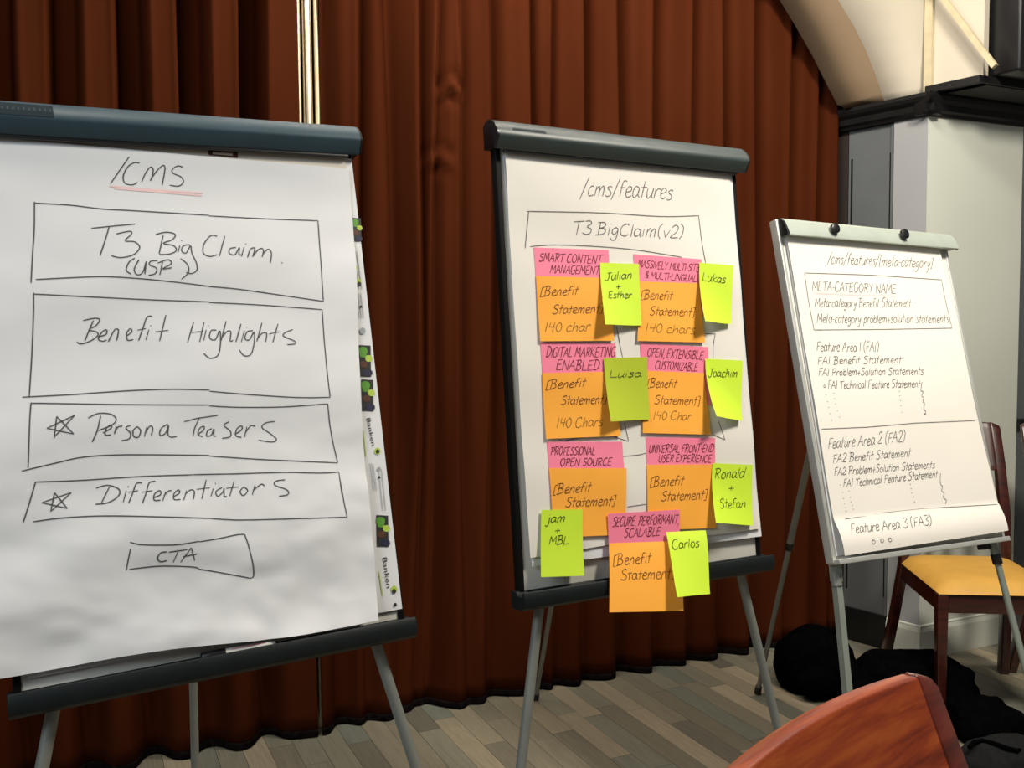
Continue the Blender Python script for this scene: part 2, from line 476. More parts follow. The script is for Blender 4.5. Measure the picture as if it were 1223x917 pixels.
# reveal wall, arch, trims -------------------------------------------
TZ0 = on_plane(1106, 138, K, N1).z; TZ1 = on_plane(1110, 113, K, N1).z
t66 = px_rev(1066.5, 250)[0]
MB().box(RP, (-0.36, -0.06, 0), (-0.001, -0.012, 3.6)).build('wall_jamb', 'dark_wall', kind='structure')
MB().box(RP, (-0.001, -0.06, 0), (t66 - 0.01, -0.03, TZ0)).build('wall_reveal', 'dark_wall', kind='structure')
# white strip wall between door panel and corner, then the column face
m = MB().hexa([RP(t66, 0, 0), K, K - N1 * 0.05 + E1 * 0.05, RP(t66, -0.06, 0), RP(t66, 0, TZ0), K + Vector((0, 0, TZ0)), K - N1 * 0.05 + E1 * 0.05 + Vector((0, 0, TZ0)), RP(t66, -0.06, TZ0)])
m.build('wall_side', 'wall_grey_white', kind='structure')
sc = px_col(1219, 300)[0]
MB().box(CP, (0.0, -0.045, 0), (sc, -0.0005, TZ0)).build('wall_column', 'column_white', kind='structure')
# grey door panel
dr = empty('door_1', RP(t66 / 2, 0, 0), math.atan2(RD.y, RD.x)); tag(dr, kind='structure')
dt = t66 - 0.004
MB().box(RP, (0.004, -0.028, 0.0), (dt, -0.012, TZ0 - 0.002)).build('door_leaf', 'door_grey', dr)
g0 = px_rev(1014, 250)[0]; g1 = px_rev(1060, 250)[0]
for a in (g0, g1):
    MB().box(RP, (a, -0.0122, 0.24), (a + 0.010, -0.0112, TZ0 - .13)).build('door_groove', 'trim_black', dr)
MB().box(RP, (dt - .012, -0.0122, 0.155), (dt, -0.004, TZ0 - .003)).build('door_frame', 'door_grey', dr)
MB().box(RP, (0.0, -0.0125, 0.0), (dt, 0.006, 0.155)).build('door_base', 'trim_black', dr)

# black cornice
def cornice(P0, P1, nrm, name, ext0=0.0, ext1=0.0):
    d = (P1 - P0).normalized(); a = P0 - d * ext0; b = P1 + d * ext1
    prof = [(-.03, TZ0), (.012, TZ0), (.018, TZ0 + .012), (.030, TZ0 + .02), (.034, TZ0 + .045), (.050, TZ0 + .06), (.056, TZ0 + .075), (.056, TZ1), (-.03, TZ1)]
    rings = [[p + nrm * n + Vector((0, 0, z)) for n, z in prof] for p in (a, b)]
    return MB().sweep(rings).build(name, 'trim_black', kind='structure')
cornice(E0, K, RN, 'trim_1', 0.03, 0.045)
cornice(K, CP(sc, 0, 0), N1, 'trim_2', 0.05, 0.0)

# arch
NB = 0.11                                             # back arc in front of the curtain folds
back_px = [(1009, 145), (1000, 125), (985, 96), (970, 66), (950, 31), (931, 0), (908, -36), (880, -75), (840, -118)]
front_px = [(1058, 126), (1053, 112), (1044, 85), (1034, 60), (1019, 30), (1001, 0), (978, -34), (950, -70), (912, -112)]
t58 = px_rev(1058, 126)[0]; FP = RP(t58, 0, 0); nF = (FP - G).dot(N1)
back = [on_plane(x, y, G + N1 * NB, N1) for x, y in back_px]
front = [on_plane(x, y, G + N1 * nF, N1) for x, y in front_px]
back[0] = Vector((*back[0].xy, TZ1 - .002)); front[0] = Vector((*front[0].xy, TZ1 - .002))
n = len(back)
vs = back + front; fs = [(i, i + 1, n + i + 1, n + i) for i in range(n - 1)]
def shell(name, vs, fs, off, m, kind='structure', smooth=False):
    k = len(vs); V = list(vs) + [v + off for v in vs]
    F_ = list(fs) + [tuple(j + k for j in f[::-1]) for f in fs]
    from collections import Counter
    ec = Counter()
    for f in fs:
        for a, b in zip(f, f[1:] + f[:1]): ec[frozenset((a, b))] += 1
    for f in fs:
        for a, b in zip(f, f[1:] + f[:1]):
            if ec[frozenset((a, b))] == 1: F_.append((b, a, a + k, b + k))
    return link(name, V, F_, m, smooth=smooth, kind=kind)
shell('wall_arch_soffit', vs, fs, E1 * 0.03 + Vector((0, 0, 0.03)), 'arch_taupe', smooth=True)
# cream wall over the cornice: from the front arc to the corner batten
cm = []
for p in front:
    q = K + Vector((0, 0, p.z)); cm.append(q)
shell('wall_upper', front + cm, [(i, n + i, n + i + 1, i + 1) for i in range(n - 1)], Vector((0.02, 0.03, 0)), 'wall_cream', smooth=True)
ztop = front[-1].z
# wall going on past the corner over the overhang
tU = px_rev(1175, 60)[0]
KU = RP(tU, 0, 0)
shell('wall_upper_side', [K + Vector((0, 0, TZ1)), KU + Vector((0, 0, TZ1)), KU + Vector((0, 0, ztop)), K + Vector((0, 0, ztop))],
      [(0, 1, 2, 3)], -RN * 0.04, 'wall_cream')
# overhang (dark soffit and edge)
R2 = CP(sc + 0.9, 0.0, 0)
pts = [K + RN * 0.03, KU + RN * 0.03, KU + E1 * 1.1, R2]
m = MB().hexa([p + Vector((0, 0, TZ1)) for p in pts] + [p + Vector((0, 0, TZ1 + 0.03)) for p in pts])
m.build('ceiling', 'trim_black', kind='structure')
cpt = (pts[0] + pts[1] + pts[2] + pts[3]) / 4
q_ = [p.lerp(cpt, .10) for p in pts]
MB().hexa([p + Vector((0, 0, TZ1 - .004)) for p in q_] + [p + Vector((0, 0, TZ1 - .0005)) for p in q_]).build('trim_4', 'soffit_dark', kind='structure')
# batten upright and leaning lath
bt = RP(RL, 0.0, 0)
tag(MB().hexa([RP(RL - .012, .004, TZ1), RP(RL + .022, .004, TZ1), RP(RL + .022, .022, TZ1), RP(RL - .012, .022, TZ1),
           RP(RL - .012, .004, ztop), RP(RL + .022, .004, ztop), RP(RL + .022, .022, ztop), RP(RL - .012, .022, ztop)]).build('batten', 'batten'),
    'pale upright wooden batten on the cream wall above the black cornice', 'batten')
a = on_plane(1113, -20, RP(RL, 0.05, 0), RN); b = on_plane(1188, 90, RP(RL, 0.045, 0), RN)
b.z = max(b.z, TZ1 + 0.045)
tag(MB().tube([a, b], 0.011, square=True).build('lath', 'batten'), 'thin cream lath leaning diagonally beside the black loudspeaker', 'lath')
# black loudspeaker standing on the overhang
sp = KU + E1 * 0.22 + Vector((0, 0, TZ1 + 0.031)); 
spk = empty('loudspeaker', sp, WA); tag(spk, 'large black loudspeaker cabinet on the ledge at the top right', 'loudspeaker')
def SPT(x, y, z): return sp + E1 * (x + .03) - N1 * (y - .02) + Vector((0, 0, z))
MB().box(SPT, (-0.19, -0.10, 0.0), (0.35, 0.25, 0.85)).build('cabinet', 'black_plastic', spk, bevel=0.012)
MB().box(SPT, (-0.09, -0.112, 0.05), (0.33, -0.101, 0.80)).build('grille', 'charcoal_fabric', spk, bevel=0.004)

# wall and panel past the column
R3 = lambda s, n, z: CP(s, n, z)
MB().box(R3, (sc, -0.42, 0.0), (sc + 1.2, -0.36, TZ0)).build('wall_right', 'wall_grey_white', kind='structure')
d2 = empty('door_2', CP(sc + 0.3, -0.2, 0), WA); tag(d2, kind='structure')
MB().box(R3, (sc + 0.002, -0.045, 0.0), (sc + 0.75, -0.02, TZ0)).build('door_leaf', 'door_grey', d2)
MB().box(R3, (sc + 0.004, -0.0195, 1.02), (sc + 0.75, 0.012, 1.05)).build('door_rail', 'trim_black', d2)
MB().box(R3, (sc + 0.003, -0.0195, 1.12), (sc + 0.014, -0.014, TZ0 - .15)).build('door_groove', 'trim_black', d2)
# baseboards
def base(P0, P1, nrm, name, h=0.155, e0=0, e1=0):
    d = (P1 - P0).normalized(); a = P0 - d * e0; b = P1 + d * e1
    prof = [(0.0, 0), (.014, 0), (.014, h - .03), (.009, h - .012), (.009, h - .004), (.0, h)]
    MB().sweep([[p + nrm * (n + 0.0005) + Vector((0, 0, z)) for n, z in prof] for p in (a, b)]).build(name, 'column_white', kind='structure')
base(RP(t66 + .004, 0, 0), K, RN, 'baseboard_left', e1=0.012)
base(K, CP(sc, 0, 0), N1, 'baseboard_right', e0=0.012)

# ------------------------------------------------------------------ handwriting
GL = {
'A': (6, '!0,0 3,10 5.5,0|!1,4 5,4'), 'B': (6, '!1,0 1.6,10|0,9.6 3.5,10 4.6,8 3.5,6 1.2,5.4 4,5 5,2.6 3.6,.4 0,0'),
'C': (6, '5,8.6 4,10 1.6,8.5 .5,4 1.6,.5 3.6,0 5.2,1.6'), 'D': (6, '!1,0 1.4,10|0,9.8 3,10 5.4,7 5,3 3,.4 0,0'),
'E': (5.4, '!4.8,10 .9,9.6 .5,0 4.6,.2|!.6,5 4,5.3'), 'F': (5, '!1,0 1.3,9.6 5,10|!1,5 4,5.3'),
'G': (6, '5,9 3.4,10 1,8 .6,3.5 2,0 4.6,1 5,4|!3.2,4.2 5.8,4.4'), 'H': (6, '!.8,10 .5,0|!5.2,10 4.8,0|!.5,5 5,5'),
'I': (2, '!1,10 .8,0'), 'J': (5, '3.4,10 3,3 2,0 .4,0 0,2|!1.4,9.6 5.4,10'), 'K': (5.6, '!.8,10 .6,0|!5,10 .8,4.6 5.2,0'),
'L': (5, '!1,10 .6,0 4.8,.3'), 'M': (7.4, '!.5,0 1.4,10 3.6,3 6,10 6.6,0'), 'N': (6.4, '!.6,0 1,10 5,0 5.6,10'),
'O': (6.4, '3,10 .8,7.4 .7,3 3,0 5.3,3 5.2,7.6 3,10'), 'P': (5.6, '!1,0 1.4,10|0,9.4 3.5,10 5,8 3.8,5.4 1.2,4.8'),
'R': (6, '!1,0 1.4,10|0,9.4 3.5,10 5,8 3.6,5.6 1.2,5|!2,5 5.2,0'), 'S': (5.4, '4.8,9 3.4,10 1.2,8.6 1.6,6.4 4,4.6 4.4,2 2.6,0 .4,.8'),
'T': (5.6, '!0,9.4 6,10|!3,9.7 2.6,0'), 'U': (6, '!.8,10 .6,5|.6,5 1.2,.8 3,0 4.8,1.6 5.2,10'), 'V': (5.6, '!.4,10 2.4,0 5.4,10'),
'X': (5.4, '!.4,10 4.8,0|!5,10 .2,0'), 'Y': (5.4, '!.4,10 2.8,5 2.4,0|!5.2,10 2.8,5'), 'Z': (5.4, '!.6,10 5,10 .2,0 5,.2'),
'a': (4.8, '3.8,5.4 2,6.2 .6,4 .8,1 2,.2 3.6,2.4 4,5.6|4,5.6 3.8,1.6 4.8,.2'), 'b': (4.6, '!1.2,10 .7,.4|.7,3 2.4,6 4,4.4 3.6,1 2,0 .7,1'),
'c': (4.2, '3.7,5 2.6,6.2 .9,4.6 .8,1.4 2,0 3.9,1'), 'd': (4.8, '3.8,5 2,6 .6,3.6 1,.6 2.4,.2 3.8,2.4|!4.6,10 3.9,0'),
'e': (4.2, '.8,3 3,3.6 3.6,5 2.4,6.2 .8,4.4 .8,1.4 2,0 4,1'), 'f': (3.6, '3.8,9.4 2.6,10 1.6,8 1,0|!.2,5.6 3.2,5.9'),
'g': (4.6, '3.8,5 2.4,6.2 .8,4.4 1,1.4 2.4,1.2 3.8,4.6|3.9,5.4 3.8,0 3,-3.4 1.4,-3.8 .2,-2.4'),
'h': (4.6, '!1.2,10 .6,0|.7,2.6 2.6,6 3.6,5 3.5,0'), 'i': (2, '!1.1,6 .8,0|!1.3,8.2 1.3,8.7'),
'j': (2.6, '1.6,6 1.6,-1 .6,-3.6 -.8,-2.6|!1.8,8.2 1.8,8.7'), 'k': (4.4, '!1.2,10 .6,0|!4,6 .8,2.8 4.2,0'), 'l': (2, '!1.3,10 .8,0'),
'm': (6.6, '!.9,6 .6,0|.7,3 2,6 2.9,5 2.8,0|2.9,3 4.4,6 5.4,5 5.3,0'), 'n': (4.6, '!.9,6 .6,0|.7,3 2.4,6 3.5,5 3.5,0'),
'o': (4.4, '2.2,6.1 .7,4.4 .8,1.2 2.2,0 3.7,1.6 3.6,4.6 2.2,6.1'), 'p': (4.6, '!1.2,6 .5,-4|.9,3 2.4,6.2 4,4.6 3.4,1 1,.6'),
'r': (3.6, '!.9,6 .6,0|.7,3 2,5.8 3.6,5.4'), 's': (3.8, '3.4,5.4 2.2,6.2 .9,4.8 2.8,2.8 3,1 1.4,0 .2,.6'),
't': (3.4, '!2,9.4 1.2,0|!.2,5.8 3.6,6.1'), 'u': (4.6, '!.9,6 .7,3|.7,3 .9,.6 2,0 3.6,2.6 4,6|4,6 3.7,1.4 4.5,.2'),
'v': (4, '!.6,6 1.8,0 3.8,6'), 'y': (4.4, '!.8,6 1.6,1.4 3.8,5|3.9,6 3,0 1.8,-3.6 .4,-3'), 'z': (4, '!.6,6 3.6,6 .4,0 3.8,.2'),
'0': (5, '2.6,10 .8,7 .8,3 2.4,0 4.3,3 4.2,7.4 2.6,10'), '1': (2.6, '!1.5,10 1,0'), '2': (5, '.8,8 2.4,10 4.4,8 3,4 .6,.4 4.6,.4'),
'3': (5, '.8,9.6 3.6,10 4.4,8 2.2,5.6 4.6,4 4.4,1.2 2.2,0 .2,1'), '4': (5, '!1.4,10 .8,5 4.6,5.4|!4.2,10 3.4,0'),
'/': (4, '!.2,-2 3.6,11.5'), '[': (3, '!2.8,10.4 1,10.2 .6,-.6 2.4,-.6'), ']': (3, '!.4,10.2 2.2,10.4 1.9,-.6 .1,-.6'),
'(': (3, '2.6,11 .9,8 .8,2 2.2,-1'), ')': (3, '.4,11 2.2,8 2,2 .4,-1'), '+': (4.4, '!.4,3 4,3.2|!2.3,6.6 2.1,-.4'),
'-': (3, '!.4,4 2.6,4.2'), ',': (2, '!1.2,.6 .6,-2'), '.': (2, '!1,0 1.1,.6'), '&': (5, '4.6,4 2.6,0 .8,1.4 3,6 3.4,9 2,9.6 1.2,7.6 4.8,0'),
' ': (2.8, ''),
}
def smooth_line(pts, k=5):
    if len(pts) < 3: return pts
    P = [pts[0]] + pts + [pts[-1]]; out = []
    for i in range(1, len(P) - 2):
        p0, p1, p2, p3 = P[i - 1], P[i], P[i + 1], P[i + 2]
        for j in range(k):
            t = j / k
            out.append(tuple(0.5 * (2 * p1[a] + (p2[a] - p0[a]) * t + (2 * p0[a] - 5 * p1[a] + 4 * p2[a] - p3[a]) * t * t
                                    + (3 * p1[a] - p0[a] - 3 * p2[a] + p3[a]) * t ** 3) for a in (0, 1)))
    return out + [pts[-1]]
def text_px(txt, x0, y0, x1, y1, cap, slant=0.18, jit=0.25, small=None):
    """strokes in pixel coordinates of the photograph, from baseline start to baseline end"""
    rnd = random.Random(txt)
    tot = sum(GL[c][0] for c in txt) - 0.6
    ux, uy = (x1 - x0) / tot, (y1 - y0) / tot
    out = []; pos = 0
    for c in txt:
        adv, g = GL[c]
        k = cap / 10.0
        dy = rnd.uniform(-jit, jit) * k * 1.2; sc_ = 1 + rnd.uniform(-.07, .07)
        for st in (g.split('|') if g else []):
            straight = st.startswith('!'); st = st.lstrip('!')
            P = [tuple(float(q) for q in p.split(',')) for p in st.split()]
            Q = []
            for gx, gy in P:
                gx += rnd.uniform(-.15, .15); gy += rnd.uniform(-.2, .2)
                X = pos + gx
                Q.append((x0 + ux * X + slant * gy * k, y0 + uy * X - gy * k * sc_ + dy))
            out.append(Q if straight else smooth_line(Q, 4))
        pos += adv
    return out

def by_section(strokes, cuts):
    out = [[] for _ in range(len(cuts) + 1)]
    for st_ in strokes:
        y = sum(p[1] for p in st_) / len(st_)
        out[sum(y > c for c in cuts)].append(st_)
    return [o for o in out if o]

class Board:
    """a leaning board: u to the right, v down the face, w out of the face"""
    def __init__(self, q, W, H):
        x, y, z, a, t, b = q
        u = Vector((math.cos(a), math.sin(a), 0)); d = Vector((math.sin(t) * math.sin(a), -math.sin(t) * math.cos(a), -math.cos(t)))
        self.U = u * math.cos(b) + d * math.sin(b); self.D = d * math.cos(b) - u * math.sin(b)
        self.N = self.D.cross(self.U)
        if self.N.y > 0: self.N = -self.N
        self.O = Vector((x, y, z)); self.W = W; self.H = H; self.a = a
        self.wf = lambda u, v: 0.0
    def P(self, u, v, w=0.0): return self.O + self.U * u + self.D * v + self.N * w
    def uv(self, x, y, w=0.0):
        p = on_plane(x, y, self.O + self.N * w, self.N) - self.O
        return p.dot(self.U), p.dot(self.D)

def ribbons(B, strokes, width, wfun, base_w, name, m, parent, eps=0.0006):
    """strokes in photograph pixels -> ink ribbons lying on the sheet"""
    vs, fs = [], []
    for st in strokes:
        P = [B.uv(x, y, base_w) for x, y in st]
        if len(P) == 1: P = [P[0], (P[0][0] + width, P[0][1])]
        # subdivide long spans so that the ink follows the sheet
        Q = []
        for a, b in zip(P, P[1:]):
            L = math.hypot(b[0] - a[0], b[1] - a[1]); n = max(1, int(L / 0.012))
            for i in range(n): Q.append((a[0] + (b[0] - a[0]) * i / n, a[1] + (b[1] - a[1]) * i / n))
        Q.append(P[-1]); P = [Q[0]]
        for q in Q[1:]:
            if math.hypot(q[0] - P[-1][0], q[1] - P[-1][1]) > 1e-5: P.append(q)
        if len(P) < 2: P.append((P[0][0] + width, P[0][1]))
        runs = [[P[0]]]
        for i in range(1, len(P)):
            runs[-1].append(P[i])
            if i < len(P) - 1:
                a1 = math.atan2(P[i][1] - P[i-1][1], P[i][0] - P[i-1][0]); a2 = math.atan2(P[i+1][1] - P[i][1], P[i+1][0] - P[i][0])
                if abs((a2 - a1 + math.pi) % (2 * math.pi) - math.pi) > 0.8: runs.append([P[i]])
        for P in runs: _ribbon(B, P, width, wfun, eps, vs, fs)
    return link(name, vs, fs, m, parent)

def _ribbon(B, P, width, wfun, eps, vs, fs):
    if True:
        k = len(vs); n = len(P)
        for i, (u, v) in enumerate(P):
            a = P[max(0, i - 1)]; b = P[min(n - 1, i + 1)]
            dx, dy = b[0] - a[0], b[1] - a[1]; L = math.hypot(dx, dy) or 1
            nx, ny = -dy / L * width / 2, dx / L * width / 2
            if i in (0, n - 1): nx *= .75; ny *= .75
            for sg in (-1, 1):
                uu, vv = u + nx * sg, v + ny * sg
                vs.append(B.P(uu, vv, wfun(uu, vv) + eps))
        for i in range(n - 1):
            fs.append((k + 2 * i, k + 2 * i + 1, k + 2 * i + 3, k + 2 * i + 2))

def sheet(B, corners, wfun, name, m, parent, nu=50, nv=70, th=0.0006, edge=None, origin=None, kind=None):
    """corners TL, TR, BR, BL as (u, v); a thin cloth of paper following wfun"""
    TL, TR, BR, BL = corners
    vs = []
    for j in range(nv + 1):
        t = j / nv
        for i in range(nu + 1):
            s = i / nu
            u = (TL[0] * (1 - s) + TR[0] * s) * (1 - t) + (BL[0] * (1 - s) + BR[0] * s) * t
            v = (TL[1] * (1 - s) + TR[1] * s) * (1 - t) + (BL[1] * (1 - s) + BR[1] * s) * t
            if edge: u, v = edge(s, t, u, v)
            vs.append((u, v))
    M = nu + 1
    fs = [(j * M + i, (j + 1) * M + i, (j + 1) * M + i + 1, j * M + i + 1) for j in range(nv) for i in range(nu)]
    k = len(vs)
    V = [B.P(u, v, wfun(u, v)) for u, v in vs] + [B.P(u, v, wfun(u, v) - th) for u, v in vs]
    Fc = fs + [tuple(q + k for q in f[::-1]) for f in fs]
    ring = [i for i in range(M)] + [j * M + nu for j in range(1, nv + 1)] + [nv * M + i for i in range(nu - 1, -1, -1)] + [j * M for j in range(nv - 1, 0, -1)]
    for a, b in zip(ring, ring[1:] + ring[:1]): Fc.append((a, b, b + k, a + k))
    o = link(name, V, Fc, m, parent, True, origin=origin)
    o.data.set_sharp_from_angle(angle=0.9)
    return o

# ------------------------------------------------------------------ easels
def leg_px(B, x0, y0, x1, y1, w=-0.022):
    a = B.uv(x0, y0, w); b = B.uv(x1, y1, w)
    A, Bp = B.P(*a, w), B.P(*b, w)
    d = (Bp - A).normalized()
    return A, A + d * ((0.012 - A.z) / d.z)
def make_leg(A, Z, parent, r, mt, square=False, split=0.55):
    M_ = A.lerp(Z, split); d = (Z - A).normalized()
    lg = MB().tube([A, M_], r, 16, square).build('leg', mt, parent, not square)
    def sub(name, mb, m, sm=True): return mb.build(name, m, lg, sm)
    sub('lower_tube', MB().tube([A.lerp(Z, split - .03), Z], r * 0.82, 16, square), mt, not square)
    sub('collar', MB().tube([M_ - d * .018, M_ + d * .012], r * 1.22, 16), 'black_plastic' if not square else 'grey_metal')
    sub('rubber_foot', MB().tube([Z - d * .03, Z + d * .006], [r * 1.15, r * 1.25], 16), 'rubber')

def easel_dark(B, barmat, legs, rear, label, u_bar=(-0.012, 0.012)):
    W, H = B.W, B.H
    c = B.P(W / 2, H / 2, -0.1); root = empty('flipchart_easel', (c.x, c.y, 0), B.a)
    tag(root, label, 'easel')
    MB().box(B.P, (0.006, 0.0, -0.016), (W - 0.006, H, 0.0)).build('board', 'whiteboard', root, bevel=0.002)
    for a, b in ((-0.003, 0.010), (W - 0.010, W + 0.003)):
        MB().box(B.P, (a, -0.02, -0.020), (b, H + 0.01, 0.004)).build('side_rail', 'rail_black', root, bevel=0.002)
    prof = [(-.052, -.024), (-.059, -.012), (-.061, .004), (-.055, .020), (-.043, .034), (-.030, .043), (-.018, .047), (-.012, .045),
            (-.003, .036), (.007, .030), (.010, .025), (.006, .019), (.002, .012), (.002, -.024)]
    u0, u1 = u_bar[0], W + u_bar[1]
    MB().sweep([[B.P(u, v, w) for v, w in prof] for u in (u0, u1)]).build('top_bar', barmat, root, True)
    cx_, cy_ = -.024, .008
    for u, dd in ((u0, -.006), (u1, .006)):
        rings = [[B.P(u, v, w) for v, w in prof], [B.P(u + dd * .7, v, w) for v, w in prof],
                 [B.P(u + dd, cx_ + (v - cx_) * .9, cy_ + (w - cy_) * .9) for v, w in prof]]
        o = MB().sweep(rings).build('end_cap', 'black_plastic' if dd < 0 else 'dark_plastic', root, True)
    # clamp lip under the bar
    MB().box(B.P, (0.01, 0.004, 0.016), (W - 0.01, 0.016, 0.024)).build('clamp_lip', 'black_plastic', root, bevel=0.002)
    pt = [(H - .004, -.022), (H - .004, .003), (H + .004, .006), (H + .006, .030), (H - .006, .033), (H - .006, .038), (H + .010, .042),
          (H + .028, .038), (H + .036, .024), (H + .036, -.022)]
    MB().sweep([[B.P(u, v, w) for v, w in pt] for u in (-.012, W + .014)]).build('pen_tray', 'dark_plastic', root, bevel=0.002)
    for L in legs:
        make_leg(*leg_px(B, *L), root, 0.0115, 'grey_metal')
    A = B.P(W / 2, 0.12, -0.035)
    make_leg(A, rear, root, 0.011, 'grey_metal')
    MB().box(B.P, (W / 2 - .04, .07, -.045), (W / 2 + .04, .17, -.0165)).build('hinge_bracket', 'black_plastic', root, bevel=0.003)
    return root

B1 = Board((-0.9593, 1.727, 1.858, 0.4996, 0.2112, -0.0245), 0.70, 0.989)
B2 = Board((-0.0331, 2.1617, 1.9051, 0.498, 0.1119, 0.0065), 0.70, 0.9966)
B3 = Board((0.7433, 2.6581, 1.7606, 0.4993, 0.2601, 0.026), 0.70, 0.9055)

rear1 = on_level(232, 950)          # foot of rear leg, just below the frame
rear1 = on_plane(232, 917, B1.P(.35, 0, 0) - B1.N * 0.62, B1.N); rear1 = Vector((rear1.x, rear1.y, 0.012))
e1 = easel_dark(B1, 'bar_plastic_cool_glare', [(64, 846, 50, 917), (447, 762, 497, 917)], rear1,
                'dark easel nearest on the left with top bar tinted by cool reflected light, holding the claim and highlights sheet')
r2 = on_level(640, 836); r2.z = 0.012
e2 = easel_dark(B2, 'bar_plastic_grey', [(646, 708, 622, 917), (881, 672, 928, 866)], r2,
                'dark easel in the middle with grey top bar and black tray, behind the sticky notes')

# labels on the top bars
def bar_label(B, px0, px1, root, mt, mt2, w=0.036):
    a = B.uv(px0[0], px0[1], w); b = B.uv(px1[0], px1[1], w)
    u0, u1 = min(a[0], b[0]), max(a[0], b[0])
    def bw(v):   # surface of the bar profile
        pr_ = [(-.061, .004), (-.055, .020), (-.043, .034), (-.030, .043), (-.018, .047), (-.012, .045)]
        for (v0, w0), (v1, w1) in zip(pr_, pr_[1:]):
            if v0 <= v <= v1: return w0 + (w1 - w0) * (v - v0) / (v1 - v0)
        return .044
    lo, hi = -.048, -.018
    vs, fs = [], []
    N = 6
    for i in range(N + 1):
        v = lo + (hi - lo) * i / N
        vs += [B.P(u0, v, bw(v) + .0008), B.P(u1, v, bw(v) + .0008)]
        if i: fs.append((2 * i - 2, 2 * i - 1, 2 * i + 1, 2 * i))
    if mt: link('bar_label', vs, fs, mt, root)
    v = (-.036 - .030) / 2
    m = MB(); n = 16; rnd = random.Random(3)
    for i in range(n):
        x = u0 + (u1 - u0) * (i + .5) / n; h = rnd.uniform(.0025, .005)
        pp = [(x - .0016, v - h), (x + .0016, v - h), (x + .0010, v + .004), (x - .0018, v + .004)]
        m.add([B.P(p, q, bw(q) + .0014) for p, q in pp], [(0, 1, 2, 3)])
    m.build('label_print', mt2, root)
bar_label(B1, (-40, 140), (64, 142), e1, 'label_dark', 'label_print')
bar_label(B2, (611, 160), (651, 163), e2, None, 'label_dark')

# third easel, silver, lighter build
B = B3; W, H = B.W, B.H
c = B.P(W / 2, H / 2, -.1); e3 = empty('flipchart_easel', (c.x, c.y, 0), B.a)
tag(e3, 'silver easel on the right with pale green top bar and two black knobs', 'easel')
MB().box(B.P, (0.004, 0.0, -0.016), (W - 0.004, H, 0.0)).build('board', 'whiteboard', e3, bevel=0.002)
for a, b in ((-0.004, 0.008), (W - 0.008, W + 0.004)):
    MB().box(B.P, (a, -0.035, -0.022), (b, H + .008, 0.005)).build('side_rail', 'silver', e3, bevel=0.002)
MB().box(B.P, (0.0, H - 0.002, -0.020), (W, H + 0.012, 0.024)).build('bottom_ledge', 'silver', e3, bevel=0.002)
prof = [(-.034, -.020), (-.038, .000), (-.036, .010), (-.024, .022), (.010, .032), (.018, .033), (.020, .028), (.016, .020), (.014, -.002), (-.010, -.020)]
MB().sweep([[B.P(u, v, w) for v, w in prof] for u in (0.012, W + .012)]).build('top_bar', 'green_silver', e3, True)
MB().sweep([[B.P(u, -.01 + (v + .01) * 1.0, w) for v, w in prof] for u in (0.004, 0.0118)]).build('end_cap', 'black_plastic', e3)
MB().sweep([[B.P(u, v, w) for v, w in prof] for u in (W + .0122, W + .020)]).build('end_cap', 'green_silver', e3, True)
for x, y in ((996, 273.5), (1079, 280)):
    u, v = B.uv(x, y, .033); A = B.P(u, v, .024); Z = B.P(u, v, .044)
    MB().tube([A, A.lerp(Z, .35), A.lerp(Z, .4), A.lerp(Z, .9), Z], [.008, .008, .0145, .0150, .011], 20).build('knob', 'black_plastic', e3, True)
make_leg(*leg_px(B, 996, 660, 1012, 825), e3, .0115, 'leg_silver', True, .08)
make_leg(*leg_px(B, 1183, 640, 1224, 795), e3, .0115, 'leg_silver', False, .08)
r3 = on_level(905, 829); r3.z = .012
hp = B.P(W / 2 - .02, .02, -.03)
make_leg(hp, r3, e3, .0115, 'grey_metal', False, .6)
MB().box(B.P, (W / 2 - .06, .0, -.045), (W / 2 + .02, .08, -.0165)).build('hinge_bracket', 'black_plastic', e3, bevel=.003)
u, v = B.uv(1183, 645, -.01)
MB().box(B.P, (u - .02, H - .004, -.045), (u + .03, H + .03, -.0205)).build('leg_clamp', 'black_plastic', e3, bevel=.003)

# ------------------------------------------------------------------ chart 1: pad and writing
BB = B1
def bulge(u, v, H): return max(0.0, (v / H))
def w1(u, v):
    t = v / 0.97
    r = (0.0034 if v > .25 else .0034 * (.15 + 3.4 * v)) * math.sin(24 * v + 3 * u + 1.5 * math.sin(5 * u)) * (0.25 + 0.75 * min(1, t * 1.5))
    r += 0.0035 * max(0, t - .55) * math.sin(38 * v - 11 * u + 1.0) * 1.5
    r += 0.0016 * math.sin(13 * v - 5 * u)
    r += 0.0035 * max(0, t - .62) * math.sin(16 * u + 24 * v) * 2
    r += 0.0022 * noise.noise(Vector((u * 7, v * 14, 2.0)))
    c = max(0.0, t - .45) * 1.8
    r += 0.0085 * c * (abs(noise.noise(Vector((u * 6 + v * 5, v * 11 - u * 3, 8.0)))) - .2)
    r += 0.0050 * c * abs(noise.noise(Vector((u * 16 - v * 8, v * 18 + u * 6, 1.0))))
    return max(0.0098, 0.0125 + 0.016 * t * t + r)
p1 = empty('flipchart_pad', B1.P(.35, 0.3, 0), B1.a)
tag(p1, 'large white paper pad with four wide outlined boxes and an underlined heading, leftmost', 'paper pad')
w1b = lambda u, v: 0.0066
sheet(B1, [(0.012, 0.0), (0.690, 0.0), (0.690, 0.90), (0.012, 0.90)], lambda u, v: 0.0035, 'back_sheets', 'paper_beige', p1, 2, 2, th=0.003)
prn = sheet(B1, [(0.02, 0.012), (0.702, 0.012), (0.699, 0.966), (0.02, 0.966)], w1b, 'printed_sheet', 'paper', p1, 4, 4)
prn['label'] = 'printed sheet behind, colour motifs and text along its right edge'
q1 = B1.uv(449.5, 742, .025); q2 = B1.uv(0, 807.6, .025)
